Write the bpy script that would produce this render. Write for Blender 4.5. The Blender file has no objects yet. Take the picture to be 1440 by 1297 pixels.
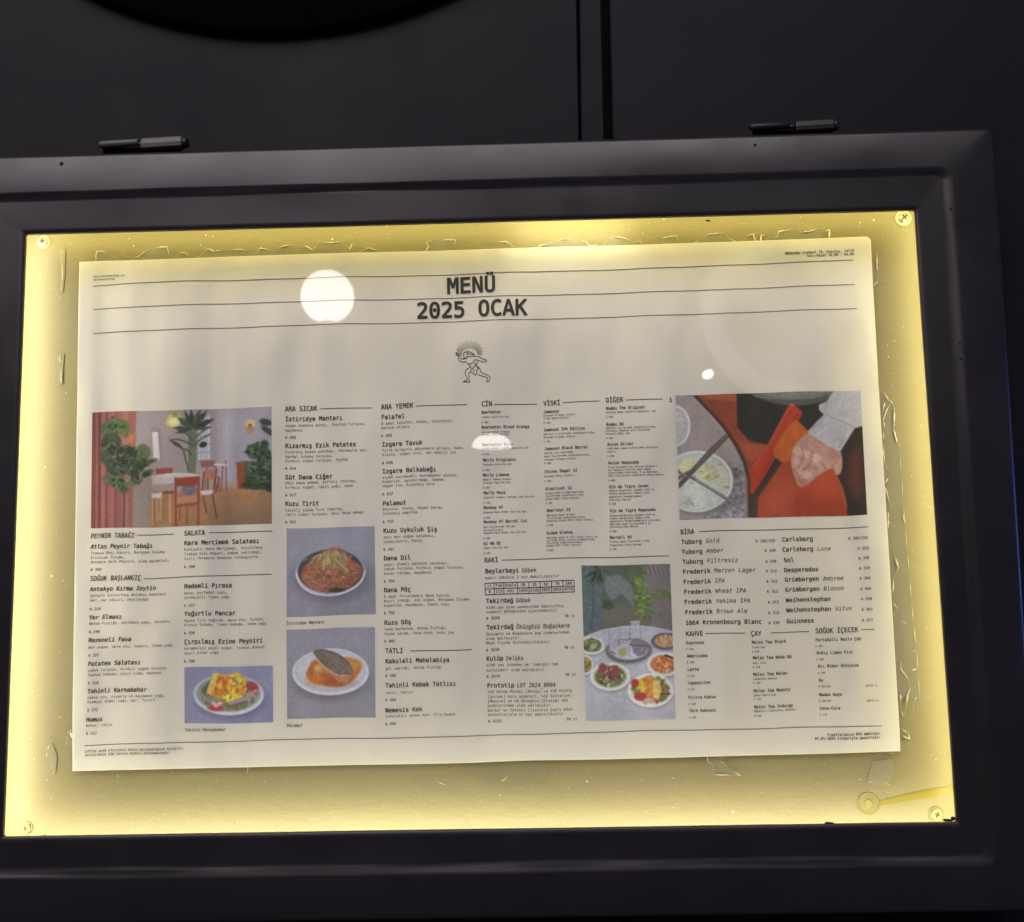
import bpy, math, random
import numpy as np
from mathutils import Matrix, Vector

scene = bpy.context.scene
rng = random.Random(7)
C = scene.collection

# ------------------------------------------------------------------ camera
F = 1500.0                      # focal length in photo pixels (photo is 1440 px wide)
CX, CY = 720.0, 648.5
ra, rb, rc = 0.1223, 0.0206, 0.0200
T = np.array([-0.0322, -0.0425, 0.8327])
Rx = np.array([[1, 0, 0], [0, math.cos(ra), -math.sin(ra)], [0, math.sin(ra), math.cos(ra)]])
Ry = np.array([[math.cos(rb), 0, math.sin(rb)], [0, 1, 0], [-math.sin(rb), 0, math.cos(rb)]])
Rz = np.array([[math.cos(rc), -math.sin(rc), 0], [math.sin(rc), math.cos(rc), 0], [0, 0, 1]])
RM = Rz @ Rx @ Ry               # world (x, up, depth) -> camera
CAMP = -RM.T @ T
cam_data = bpy.data.cameras.new('camera')
cam = bpy.data.objects.new('camera', cam_data)
C.objects.link(cam)
cam_data.sensor_width = 36.0
cam_data.lens = 36.0 * F / 1440.0
cam_data.clip_start, cam_data.clip_end = 0.02, 60.0


def b3(v):
    return Vector((v[0], v[2], v[1]))


right, up, fwd = b3(RM[0]), b3(RM[1]), b3(RM[2])
M3 = Matrix((right, up, -fwd)).transposed()
cam.matrix_world = Matrix.Translation(b3(CAMP)) @ M3.to_4x4()
scene.camera = cam

# ------------------------------------------------------------------ world, lamps, exposure
world = bpy.data.worlds.new('World')
scene.world = world
world.use_nodes = True
world.node_tree.nodes['Background'].inputs[0].default_value = (0.92, 0.94, 1.0, 1)
world.node_tree.nodes['Background'].inputs[1].default_value = 0.06
scene.view_settings.view_transform = 'Standard'
scene.view_settings.look = 'None'
scene.view_settings.exposure = 0.0
scene.view_settings.gamma = 1.0
scene.view_settings.use_curve_mapping = False
scene.cycles.use_denoising = True
scene.cycles.max_bounces = 8
scene.cycles.transparent_max_bounces = 16
scene.cycles.caustics_reflective = False
scene.cycles.caustics_refractive = False

LED = 1.0           # master level of the case's own strips


def area(name, loc, target, sx, sy, power, col):
    d = bpy.data.lights.new(name, 'AREA')
    d.shape = 'RECTANGLE'
    d.size, d.size_y, d.energy, d.color = sx, sy, power, col
    o = bpy.data.objects.new(name, d)
    C.objects.link(o)
    o.location = loc
    o.rotation_euler = (Vector(target) - Vector(loc)).to_track_quat('-Z', 'Y').to_euler()
    return o


area('key_light', (-1.10, -1.7, 1.27), (-0.25, 0, 0.2), 2.0, 0.6, 11.0, (1.0, 0.93, 0.97))  # unseen soft key, added upper left for the sheen on the frame
area('fill_light', (-0.40, -2.7, 3.2), (0.10, 0, -0.1), 4.2, 1.8, 112.0, (1.0, 0.955, 0.93))  # unseen overhead fill, added to brighten the menu sheet
area('blue_neon_light', (1.45, -0.22, -0.02), (0.42, 0, -0.02), 0.08, 0.35, 2.2, (0.12, 0.25, 1.0))

# ------------------------------------------------------------------ helpers


def at(uv, y):
    """Points of the plane `y` metres behind the door lip, from photo measurements."""
    uv = np.atleast_2d(np.asarray(uv, float))
    d = np.stack([(uv[:, 0] - CX) / F, -(uv[:, 1] - CY) / F, np.ones(len(uv))], 1) @ RM
    t = (y - CAMP[2]) / d[:, 2]
    P = CAMP + d * t[:, None]
    return np.stack([P[:, 0], P[:, 2], P[:, 1]], 1)


def at1(u, v, y):
    return Vector(at([(u, v)], y)[0])


def mesh_obj(name, verts, faces, mat=None, parent=None, smooth=False):
    me = bpy.data.meshes.new(name)
    me.from_pydata([tuple(v) for v in verts], [], [tuple(f) for f in faces])
    me.update()
    if smooth:
        me.polygons.foreach_set('use_smooth', [True] * len(me.polygons))
    o = bpy.data.objects.new(name, me)
    C.objects.link(o)
    if mat:
        me.materials.append(mat)
    if parent:
        o.parent = parent
    return o


def thing(name, label, cat, group=None):
    o = bpy.data.objects.new(name, None)
    C.objects.link(o)
    o.empty_display_size = 0.02
    return tag(o, label, cat, group)


def tag(o, label, cat, group=None):
    o['label'] = label
    o['category'] = cat
    if group:
        o['group'] = group
    return o


class MB:
    def __init__(s):
        s.v, s.f = [], []

    def add(s, v, f):
        n = len(s.v)
        s.v += [tuple(p) for p in v]
        s.f += [tuple(i + n for i in q) for q in f]

    def box(s, a, b):
        x0, y0, z0 = a
        x1, y1, z1 = b
        s.add([(x0, y0, z0), (x1, y0, z0), (x1, y1, z0), (x0, y1, z0), (x0, y0, z1), (x1, y0, z1), (x1, y1, z1), (x0, y1, z1)],
              [(0, 3, 2, 1), (4, 5, 6, 7), (0, 1, 5, 4), (1, 2, 6, 5), (2, 3, 7, 6), (3, 0, 4, 7)])

    def lathe(s, prof, o, axis, n=40):
        """prof: (radius, along axis)"""
        ax = Vector(axis).normalized()
        e1 = ax.orthogonal().normalized()
        e2 = ax.cross(e1)
        vs, fs = [], []
        for r, h in prof:
            for k in range(n):
                a = 2 * math.pi * k / n
                vs.append(Vector(o) + ax * h + (e1 * math.cos(a) + e2 * math.sin(a)) * r)
        for i in range(len(prof) - 1):
            for k in range(n):
                fs.append((i * n + k, i * n + (k + 1) % n, (i + 1) * n + (k + 1) % n, (i + 1) * n + k))
        fs.append(tuple(range(n))[::-1])
        fs.append(tuple(range((len(prof) - 1) * n, len(prof) * n)))
        s.add(vs, fs)

    def tube(s, pts, r, n=6):
        pts = [Vector(p) for p in pts]
        rs = r if isinstance(r, (list, tuple)) else [r] * len(pts)
        vs, fs = [], []
        for i, p in enumerate(pts):
            t = (pts[min(i + 1, len(pts) - 1)] - pts[max(i - 1, 0)])
            t = t.normalized() if t.length > 1e-9 else Vector((1, 0, 0))
            e1 = t.cross(Vector((0, 1, 0)))
            e1 = e1.normalized() if e1.length > 1e-6 else Vector((1, 0, 0))
            e2 = t.cross(e1)
            for k in range(n):
                a = 2 * math.pi * k / n
                vs.append(p + (e1 * math.cos(a) + e2 * math.sin(a)) * rs[i])
        for i in range(len(pts) - 1):
            for k in range(n):
                fs.append((i * n + k, i * n + (k + 1) % n, (i + 1) * n + (k + 1) % n, (i + 1) * n + k))
        fs.append(tuple(range(n))[::-1])
        fs.append(tuple(range((len(pts) - 1) * n, len(pts) * n)))
        s.add(vs, fs)

    def build(s, name, mat=None, parent=None, smooth=False):
        return mesh_obj(name, s.v, s.f, mat, parent, smooth)


# ------------------------------------------------------------------ materials


def new_mat(name):
    m = bpy.data.materials.new(name)
    m.use_nodes = True
    nt = m.node_tree
    b = nt.nodes['Principled BSDF']
    return m, nt, b


def noise(nt, scale, detail=3, vec=None, rough=0.5):
    n = nt.nodes.new('ShaderNodeTexNoise')
    n.inputs['Scale'].default_value = scale
    n.inputs['Detail'].default_value = detail
    n.inputs['Roughness'].default_value = rough
    if vec:
        nt.links.new(vec, n.inputs['Vector'])
    return n


def coords(nt, scale=(1, 1, 1)):
    tc = nt.nodes.new('ShaderNodeTexCoord')
    mp = nt.nodes.new('ShaderNodeMapping')
    mp.inputs['Scale'].default_value = scale
    nt.links.new(tc.outputs['Object'], mp.inputs['Vector'])
    return mp.outputs[0]


def ramp(nt, fac, stops):
    r = nt.nodes.new('ShaderNodeValToRGB')
    el = r.color_ramp.elements
    while len(el) < len(stops):
        el.new(0.5)
    for e, (p, c) in zip(el, stops):
        e.position = p
        e.color = (*c, 1) if len(c) == 3 else c
    nt.links.new(fac, r.inputs[0])
    return r.outputs[0]


def bump(nt, height, strength, dist, normal_in):
    b = nt.nodes.new('ShaderNodeBump')
    b.inputs['Strength'].default_value = strength
    b.inputs['Distance'].default_value = dist
    nt.links.new(height, b.inputs['Height'])
    nt.links.new(b.outputs[0], normal_in)
    return b


def paint(name, c0, c1, rough, scale=6, bump_s=0.15, spec=0.5, grain=500):
    m, nt, b = new_mat(name)
    v = coords(nt)
    n = noise(nt, scale, 5, v)
    nt.links.new(ramp(nt, n.outputs[0], [(0.3, c0), (0.75, c1)]), b.inputs['Base Color'])
    n2 = noise(nt, scale * 4, 4, v)
    nt.links.new(ramp(nt, n2.outputs[0], [(0.3, (rough - 0.05,) * 3), (0.75, (rough + 0.08,) * 3)]), b.inputs['Roughness'])
    b.inputs['Specular IOR Level'].default_value = spec
    n3 = noise(nt, grain, 3, v)
    bump(nt, n3.outputs[0], bump_s, 0.0004, b.inputs['Normal'])
    return m


def plain(name, col, rough=0.5, metal=0.0, coat=0.0):
    m, nt, b = new_mat(name)
    v = coords(nt)
    n = noise(nt, 60, 4, v)
    nt.links.new(ramp(nt, n.outputs[0], [(0.3, tuple(c * 0.9 for c in col)), (0.7, tuple(min(1, c * 1.08) for c in col))]), b.inputs['Base Color'])
    b.inputs['Roughness'].default_value = rough
    b.inputs['Metallic'].default_value = metal
    b.inputs['Coat Weight'].default_value = coat
    b.inputs['Coat Roughness'].default_value = 0.03
    return m


def emit(name, col, s):
    m = bpy.data.materials.new(name)
    m.use_nodes = True
    nt = m.node_tree
    nt.nodes.clear()
    o = nt.nodes.new('ShaderNodeOutputMaterial')
    e = nt.nodes.new('ShaderNodeEmission')
    e.inputs[0].default_value = (*col, 1)
    e.inputs[1].default_value = s
    nt.links.new(e.outputs[0], o.inputs[0])
    return m


M_wall = paint('wall_paint', (0.0085, 0.0077, 0.0114), (0.0122, 0.0111, 0.0160), 0.5, 3, 0.1, 0.10, 700)
M_gap = plain('gap_black', (0.003, 0.003, 0.003), 0.9)
M_black = plain('matt_black', (0.0012, 0.0012, 0.0012), 0.95)
M_black.node_tree.nodes['Principled BSDF'].inputs['Specular IOR Level'].default_value = 0.02
M_frame = paint('frame_paint', (0.0105, 0.0092, 0.0125), (0.0150, 0.0132, 0.0172), 0.33, 5, 0.06, 0.5, 300)
for _m in (M_frame, M_wall):
    _m.node_tree.nodes['Principled BSDF'].inputs['Specular Tint'].default_value = (1.0, 0.93, 1.0, 1)
M_hinge = plain('worn_hinge_steel', (0.085, 0.080, 0.085), 0.5, 0.2)
M_hinge_dark = plain('painted_hinge', (0.004, 0.004, 0.0045), 0.5)
M_screw = plain('zinc_screw', (0.42, 0.40, 0.32), 0.38, 0.55)
M_screw_old = plain('yellowed_screw', (0.42, 0.36, 0.16), 0.5)
M_slot = plain('screw_recess', (0.05, 0.045, 0.03), 0.7)
M_washer = plain('washer_plastic', (0.60, 0.54, 0.30), 0.4)


def panel_material():
    m, nt, b = new_mat('yellowed_acrylic')
    v = coords(nt)
    n = noise(nt, 4, 4, v)
    base = ramp(nt, n.outputs[0], [(0.3, (0.222, 0.189, 0.098)), (0.72, (0.258, 0.221, 0.118))])
    # streaky old glue film
    v2 = coords(nt, (14, 1, 160))
    n2 = noise(nt, 1.5, 5, v2, 0.6)
    smear = ramp(nt, n2.outputs[0], [(0.5, (0, 0, 0)), (0.78, (0.22, 0.22, 0.22))])
    mx = nt.nodes.new('ShaderNodeMix')
    mx.data_type = 'RGBA'
    nt.links.new(smear, mx.inputs[0])
    nt.links.new(base, mx.inputs[6])
    mx.inputs[7].default_value = (0.25, 0.19, 0.06, 1)
    # fine dust
    n3 = noise(nt, 900, 2, coords(nt))
    dust = ramp(nt, n3.outputs[0], [(0.66, (0, 0, 0)), (0.74, (0.3, 0.3, 0.3))])
    mx2 = nt.nodes.new('ShaderNodeMix')
    mx2.data_type = 'RGBA'
    nt.links.new(dust, mx2.inputs[0])
    nt.links.new(mx.outputs[2], mx2.inputs[6])
    mx2.inputs[7].default_value = (0.6, 0.54, 0.34, 1)
    nt.links.new(mx2.outputs[2], b.inputs['Base Color'])
    b.inputs['Roughness'].default_value = 0.45
    b.inputs['Specular IOR Level'].default_value = 0.3
    n4 = noise(nt, 60, 6, coords(nt, (1, 1, 2.5)), 0.65)
    bump(nt, n4.outputs[0], 0.25, 0.0015, b.inputs['Normal'])
    return m


M_panel = panel_material()


def paper_material(name, attr=None, col=(0.80, 0.755, 0.66), rough=0.55):
    m, nt, b = new_mat(name)
    v = coords(nt)
    if attr:
        a = nt.nodes.new('ShaderNodeAttribute')
        a.attribute_name = attr
        nt.links.new(a.outputs[0], b.inputs['Base Color'])
    else:
        n = noise(nt, 25, 4, v)
        nt.links.new(ramp(nt, n.outputs[0], [(0.3, tuple(c * 0.965 for c in col)), (0.7, col)]), b.inputs['Base Color'])
    b.inputs['Roughness'].default_value = rough
    b.inputs['Specular IOR Level'].default_value = 0.2
    b.inputs['Coat Weight'].default_value = 1.0
    b.inputs['Coat Roughness'].default_value = 0.02
    b.inputs['Coat IOR'].default_value = 1.5
    # the sheet ripples under its flat clear laminate
    nw = noise(nt, 1.0, 2, coords(nt, (11, 1, 4)))
    bump(nt, nw.outputs[0], 1.0, 0.026, b.inputs['Normal'])
    return m


M_paper = paper_material('laminated_paper')
M_print = paper_material('photo_print', 'print')
M_ink = paper_material('black_ink', None, (0.048, 0.041, 0.033))
M_grey = paper_material('thin_grey_ink', None, (0.10, 0.09, 0.075))


def film_material(name, col, op):
    m = bpy.data.materials.new(name)
    m.use_nodes = True
    nt = m.node_tree
    b = nt.nodes['Principled BSDF']
    n = noise(nt, 70, 3, coords(nt, (1, 1, 0.6)))
    nt.links.new(ramp(nt, n.outputs[0], [(0.3, tuple(c * 0.9 for c in col)), (0.75, col)]), b.inputs['Base Color'])
    b.inputs['Alpha'].default_value = op
    b.inputs['Roughness'].default_value = 0.3
    return m


M_film = film_material('old_tape_film', (0.37, 0.33, 0.235), 0.6)
M_residue = film_material('glue_residue', (0.275, 0.240, 0.150), 1.0)
M_torn = plain('torn_tape_edge', (0.80, 0.75, 0.52), 0.4)
M_glue = film_material('yellow_glue', (0.33, 0.265, 0.03), 0.65)
M_disc = film_material('adhesive_disc', (0.42, 0.36, 0.14), 0.55)

# ------------------------------------------------------------------ wall
YW = 0.058
wall = thing('wall', 'dark charcoal panelled wall behind the lit menu case', 'wall')
pz = (-1.6, 1.8)


def xw(u, v):
    return at1(u, v, YW).x


def panel_strip(x0t, x1t, y0, mat, name):
    """upright panel; x measured at the frame's top and at the photo's top, so seams keep their slight lean"""
    def xx(pr, z):
        (xa, za), (xb, zb) = pr
        return xa + (xb - xa) * (z - za) / (zb - za)
    mb = MB()
    r = 0.0012
    vs = []
    for z in pz:
        a, b = xx(x0t, z), xx(x1t, z)
        vs += [(a, y0 + 0.02, z), (a, y0 + r, z), (a + r, y0, z), (b - r, y0, z), (b, y0 + r, z), (b, y0 + 0.02, z)]
    fs = [(i, i + 1, i + 7, i + 6) for i in range(5)]
    mb.add(vs, fs)
    return mb.build(name, mat, wall)


def seam(u0, u1):
    a, b = at1(u0, 0, YW), at1(u1, 205, YW)
    return ((a.x, a.z), (b.x, b.z))


far_l = ((-2.6, -1), (-2.6, 1))
far_r = ((2.8, -1), (2.8, 1))
panel_strip(far_l, seam(811.5, 815), YW, M_wall, 'wall_panel')
panel_strip(seam(814.5, 817.5), seam(845.5, 850), YW - 0.0015, M_wall, 'cover_strip')
panel_strip(seam(857, 862), far_r, YW, M_wall, 'wall_panel')
mb = MB()
mb.box((-2.6, YW + 0.03, pz[0]), (2.8, YW + 0.05, pz[1]))
mb.build('backing', M_gap, wall)

# ------------------------------------------------------------------ round black disc above
a, b_, c_ = at1(143, 0, 0.046), at1(604, 0, 0.046), at1(378, 45, 0.046)
ax_, az_ = a.x, a.z
# circle through three points of its lower rim
A_ = np.array([[2 * (b_.x - a.x), 2 * (b_.z - a.z)], [2 * (c_.x - a.x), 2 * (c_.z - a.z)]])
B_ = np.array([b_.x ** 2 - a.x ** 2 + b_.z ** 2 - a.z ** 2, c_.x ** 2 - a.x ** 2 + c_.z ** 2 - a.z ** 2])
ccx, ccz = np.linalg.solve(A_, B_)
crad = math.hypot(a.x - ccx, a.z - ccz)
mb = MB()
mb.lathe([(crad - 0.01, -0.006), (crad - 0.001, -0.005), (crad, 0.0), (crad - 0.003, 0.004), (crad - 0.02, 0.006)], (ccx, 0.0505, ccz), (0, -1, 0), 160)
disc = mb.build('round_disc', M_black, None, False)
tag(disc, 'big round matt black disc on the wall above the case, only its lower rim showing', 'wall disc')

# ------------------------------------------------------------------ display case
case = thing('display_case', 'dark painted metal menu case with a glowing yellow recessed panel and two top hinges', 'display case')
OXL, OXR, OZB, OZT = -0.3578, 0.3583, -0.2362, 0.2358   # opening in the door
YP = 0.034                     # glowing panel


def ring(xl, xr, zb, zt, rad, y, shear=0.0, wob=0.0, n_side=70, n_c=7, seed=0):
    """rounded rectangle, counter-clockwise seen from the front"""
    pts = []
    cs = [(xr - rad, zb + rad, -90), (xr - rad, zt - rad, 0), (xl + rad, zt - rad, 90), (xl + rad, zb + rad, 180)]
    for k, (cx_, cz_, a0) in enumerate(cs):
        arc = [(cx_ + rad * math.cos(math.radians(a0 + 90 * i / (n_c - 1))), cz_ + rad * math.sin(math.radians(a0 + 90 * i / (n_c - 1)))) for i in range(n_c)]
        pts += arc
        nx = cs[(k + 1) % 4]
        st = arc[-1]
        en = (nx[0] + rad * math.cos(math.radians(nx[2])), nx[1] + rad * math.sin(math.radians(nx[2])))
        for i in range(1, n_side):
            f = i / n_side
            pts.append((st[0] + (en[0] - st[0]) * f, st[1] + (en[1] - st[1]) * f))
    out = []
    for x, z in pts:
        s1 = math.sin(x * 9 + z * 7 + seed) * 0.5 + math.sin(x * 23 - z * 31 + seed * 2.1) * 0.3 + math.sin(x * 61 + z * 47 + seed * 3.3) * 0.2
        s2 = math.sin(x * 13 - z * 11 + seed * 1.7) * 0.6 + math.sin(x * 37 + z * 29 + seed) * 0.4
        xx = x + (shear * z if x > 0 else 0) + wob * s1 * 0.6
        out.append((xx, y + wob * s2 * 0.5, z + wob * s1))
    return out


SH = 0.0165     # the right stile leans out a little towards the top
GX0, GX1 = -0.405, 0.381
rings = [
    ring(-0.450, 0.4207, -0.3005, 0.3020, 0.004, YW, SH),
    ring(-0.450, 0.4207, -0.3005, 0.3020, 0.004, -0.0030, SH),
    ring(-0.4494, 0.4201, -0.2999, 0.3014, 0.0045, -0.0052, SH),
    ring(-0.4480, 0.4187, -0.2985, 0.3000, 0.005, -0.0068, SH),
    ring(-0.4455, 0.4162, -0.2960, 0.2975, 0.006, -0.0075, SH, 0.0001),
    ring(GX0 - 0.0064, GX1 + 0.0064, -0.2678, 0.2704, 0.011, -0.0078, 0.006, 0.0004, seed=1),
    ring(GX0 - 0.0050, GX1 + 0.0050, -0.2664, 0.2690, 0.010, -0.0078, 0.006, 0.0006, seed=1),
    ring(GX0 - 0.0034, GX1 + 0.0036, -0.2650, 0.2678, 0.009, -0.0071, 0.006, 0.0006, seed=1),
    ring(GX0 - 0.0012, GX1 + 0.0006, -0.2622, 0.2660, 0.008, -0.0066, 0.006, 0.0008, seed=2),
    ring(GX0 + 0.0006, GX1 - 0.0016, -0.2604, 0.2644, 0.007, -0.0058, 0.006, 0.0008, seed=3),
    ring(GX0 + 0.0020, GX1 - 0.0030, -0.2588, 0.2630, 0.006, -0.0055, 0.006, 0.0006, seed=2),
    ring(GX0 + 0.0032, GX1 - 0.0042, -0.2576, 0.2618, 0.005, -0.0054, 0.006, 0.0004, seed=2),
    ring(OXL - 0.0040, OXR + 0.0040, OZB - 0.0040, OZT + 0.0040, 0.003, -0.0053, 0, 0.00025, seed=4),
    ring(OXL - 0.0007, OXR + 0.0007, OZB - 0.0007, OZT + 0.0007, 0.0018, -0.0051, 0, 0.00015, seed=4),
    ring(OXL, OXR, OZB, OZT, 0.0015, -0.0045, 0, 0.00015, seed=4),
    ring(OXL, OXR, OZB, OZT, 0.0015, -0.0012, 0, 0.00015, seed=4),
    ring(-0.394, 0.394, -0.2700, 0.2700, 0.003, -0.0012),
]
mb = MB()
N = len(rings[0])
for r in rings:
    mb.v += r
for i in range(len(rings) - 1):
    for k in range(N):
        mb.f.append((i * N + k, i * N + (k + 1) % N, (i + 1) * N + (k + 1) % N, (i + 1) * N + k))
frame = mb.build('door_frame', M_frame, case, True)

# pale inside wall of the tray, behind the door
M_tray = plain('tray_white', (0.70, 0.66, 0.50), 0.5)
mb = MB()
r0 = ring(-0.392, 0.392, -0.268, 0.268, 0.003, -0.0010)
r1 = ring(-0.392, 0.392, -0.268, 0.268, 0.003, YP + 0.006)
mb.v += r0 + r1
for k in range(N):
    mb.f.append((k, (k + 1) % N, N + (k + 1) % N, N + k))
mb.build('tray_side', M_tray, case)
mb = MB()
mb.box((-0.391, YP, -0.267), (0.391, YP + 0.005, 0.267))
mb.build('acrylic_panel', M_panel, case)


# LED strips: on the back of the door lip, facing into the tray
def led(x0, x1, z0, z1, col, s, tilt):
    m = emit('led_glow', col, s * LED)
    y = 0.0045
    dx, dz = tilt
    w = 0.004
    mb = MB()
    if abs(x1 - x0) > abs(z1 - z0):
        vs = [(x0, y, z0 - w), (x1, y, z0 - w), (x1, y + dz, z0 + w), (x0, y + dz, z0 + w)]
    else:
        vs = [(x0 - w, y, z0), (x0 - w, y, z1), (x0 + w, y + dx, z1), (x0 + w, y + dx, z0)]
    n = (Vector(vs[1]) - Vector(vs[0])).cross(Vector(vs[3]) - Vector(vs[0]))
    f = (0, 1, 2, 3) if n.y > 0 else (3, 2, 1, 0)
    mb.add(vs, [f])
    return mb.build('led_strip', m, case)


WARM = (1.0, 0.93, 0.62)
YEL = (1.0, 0.86, 0.33)
led(-0.37, 0.37, 0.252, 0.252, YEL, 15, (0, 0.002))
led(0.04, 0.13, 0.2445, 0.2445, (1.0, 0.92, 0.55), 18, (0, 0.002))
led(-0.37, 0.37, -0.250, -0.250, (1.0, 0.95, 0.68), 25, (0, -0.002))
led(-0.376, -0.376, -0.25, 0.25, (1.0, 0.96, 0.70), 32, (-0.002, 0))
led(0.376, 0.376, -0.25, 0.25, (1.0, 0.90, 0.46), 19, (0.002, 0))

# corner screws with washers
for (u, v, deg, r, wm) in ((62, 341, 10, 0.0046, 1), (1270, 307.5, 35, 0.0054, 1), (1316, 1145, 70, 0.0048, 0), (38, 1164, 20, 0.0040, 0)):
    p = at1(u, v, YP)
    s = bpy.data.objects.new('screw', None)
    C.objects.link(s)
    s.parent = case
    s.empty_display_size = 0.005
    mb = MB()
    mb.lathe([(r * 1.25, 0.0), (r * 1.25, 0.0007), (r * 1.1, 0.0012), (r * 0.9, 0.0012)], p, (0, -1, 0), 32)
    mb.build('washer', M_washer if wm else M_disc, s)
    mb = MB()
    mb.lathe([(r * 0.86, 0.0012), (r * 0.84, 0.0022), (r * 0.6, 0.0031), (r * 0.3, 0.0034)], p, (0, -1, 0), 32)
    mb.build('screw_head', M_screw if wm else M_screw_old, s)
    mb = MB()
    ca, sa = math.cos(math.radians(deg)), math.sin(math.radians(deg))
    for (c, s_) in ((ca, sa), (-sa, ca)):
        L, W = r * 0.48, r * 0.12
        q = [(-L, -W), (L, -W), (L, W), (-L, W)]
        top = [(p.x + c * x - s_ * z, YP - 0.0037 - (0.00012 if c == ca else 0), p.z + s_ * x + c * z) for x, z in q]
        bot = [(x, y + 0.0012, z) for x, y, z in top]
        mb.add(top + bot, [(0, 1, 2, 3), (0, 4, 5, 1), (1, 5, 6, 2), (2, 6, 7, 3), (3, 7, 4, 0)])
    mb.build('cross_recess', M_slot, s)


# hinges on the top edge
def hinge(ua, ub, uc, ud, v, tilt, bright):
    h = bpy.data.objects.new('hinge', None)
    C.objects.link(h)
    h.parent = case
    h.empty_display_size = 0.01
    y = 0.004
    pa, pb, pc, pd = [at1(u, v - 0.03 * (u - ua), y) for u in (ua, ub, uc, ud)]
    zz = max(pa.z, 0.3062)
    # left knuckle: thin barrel with a rounded end, over a folded leaf
    mb = MB()
    R = 0.0031
    mb.lathe([(0.0012, 0), (R * 0.85, 0.001), (R, 0.003), (R, pb.x - pa.x - 0.0006), (R * 0.85, pb.x - pa.x)], (pa.x, y, zz + 0.0012), (1, 0, tilt), 20)
    mb.build('knuckle', bright, h, True)
    mb = MB()
    mb.box((pa.x + 0.003, y + 0.0012, 0.3016), (pd.x - 0.002, y + 0.0035, zz - 0.0012))
    mb.build('leaf', M_black, h)
    # right knuckle: wider barrel, hammered flat
    mb = MB()
    R = 0.0056
    x0, x1 = pc.x, pd.x
    prof = [(-R * 0.75, -0.2), (-R * 0.55, -0.85), (0, -1.0), (R * 0.7, -0.92), (R * 0.98, -0.55), (R, 0.3), (R * 0.5, 0.9), (-R * 0.75, 0.9)]
    vs = []
    for k, (x, sc) in enumerate(((x0, 0.86), (x0 + 0.0012, 1.0), (x1 - 0.0012, 1.0), (x1, 0.9))):
        for z, yy in prof:
            vs.append((x, y + yy * 0.0045 * sc, zz - 0.0006 + z * sc + tilt * (x - x0)))
    n = len(prof)
    fs = [(i * n + k, i * n + (k + 1) % n, (i + 1) * n + (k + 1) % n, (i + 1) * n + k) for i in range(3) for k in range(n)]
    fs += [tuple(range(n))[::-1], tuple(range(3 * n, 4 * n))]
    mb.add(vs, fs)
    mb.build('knuckle', bright, h)
    mb = MB()
    mb.lathe([(0.0044, 0), (0.0046, 0.001), (0.0042, 0.0035), (0.002, 0.0042)], (x1 + 0.0002, y + 0.001, zz + 0.0002 + tilt * (x1 - x0)), (1, 0, 0), 20)
    mb.build('pin_cap', M_hinge_dark, h, True)
    mb = MB()
    mb.lathe([(0.0018, 0), (0.0018, pc.x - pb.x + 0.002)], (pb.x - 0.001, y, zz + 0.0008), (1, 0, 0), 12)
    mb.build('pin', M_hinge_dark, h, True)
    return h


hinge(139, 195, 199.5, 257, 206, 0.035, M_hinge)
hinge(1054, 1110, 1118, 1172, 181.5, 0.03, M_hinge_dark)

# small drilled holes and paint chips on the door
mb = MB()
for (u, v, r) in ((86, 230, 0.0016), (1062, 203.5, 0.0012), (1337, 293, 0.0010), (1350, 482, 0.0009), (1351, 504, 0.0010)):
    p = at1(u, v, -0.0082)
    mb = MB()
    mb.lathe([(r, 0), (r * 0.8, 0.0002)], (p.x, -0.0078, p.z), (0, -1, 0), 12)
    mb.build('paint_chip', M_gap, case)
for (u, v, w, h_) in ((1166, 1158.8, 0.0052, 0.0009), (1341, 1152, 0.0022, 0.0016), (1333, 1154.5, 0.0042, 0.0009), (62, 1176.5, 0.0012, 0.0008)):
    p = at1(u, v, -0.0008)
    k = 9
    vs = [(p.x + w * math.cos(2 * math.pi * i / k) * (0.6 + 0.4 * rng.random()), -0.0022, p.z + 0.0004 + h_ * math.sin(2 * math.pi * i / k) * (0.6 + 0.6 * rng.random())) for i in range(k)]
    vs += [(x, 0.001, z) for x, y, z in vs]
    mb = MB()
    mb.add(vs, [tuple(range(k))] + [(i, i + k, (i + 1) % k + k, (i + 1) % k) for i in range(k)])
    mb.build('sealant_chip', M_gap, case)

# ------------------------------------------------------------------ menu poster
YS = 0.0300                    # front face of the sheet
Y_RULE, Y_PHOTO, Y_INK = YS - 0.00025, YS - 0.00020, YS - 0.00035
poster = thing('menu_poster', 'laminated cream menu sheet headed MENÜ 2025 OCAK on the glowing panel', 'menu poster')

# outline of the sheet (photo measurements of its edge), with its slight waves
edge_top = [(112, 369), (150, 367.5), (210, 366), (300, 362.5), (400, 359), (500, 356), (600, 354), (700, 350.5), (800, 347.5), (900, 345), (1000, 341.5), (1100, 338), (1217, 333.5), (1221, 334.5), (1224, 338)]
edge_right = [(1227, 400), (1229.5, 440), (1235, 540), (1240, 620), (1246, 720), (1252, 820), (1258, 920), (1263, 1000), (1266, 1056)]
edge_bot = [(1160, 1059.5), (1050, 1062), (960, 1064.5), (850, 1067.5), (740, 1069), (640, 1073), (480, 1075.5), (300, 1079.5), (102, 1084)]
edge_left = [(102.5, 1000), (104, 900), (106, 780), (107.5, 660), (109.5, 520), (111, 420)]


def densify(p, n=6):
    out = []
    for i in range(len(p)):
        a, b = np.array(p[i], float), np.array(p[(i + 1) % len(p)], float)
        for k in range(n):
            out.append(tuple(a + (b - a) * k / n))
    return out


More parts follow.
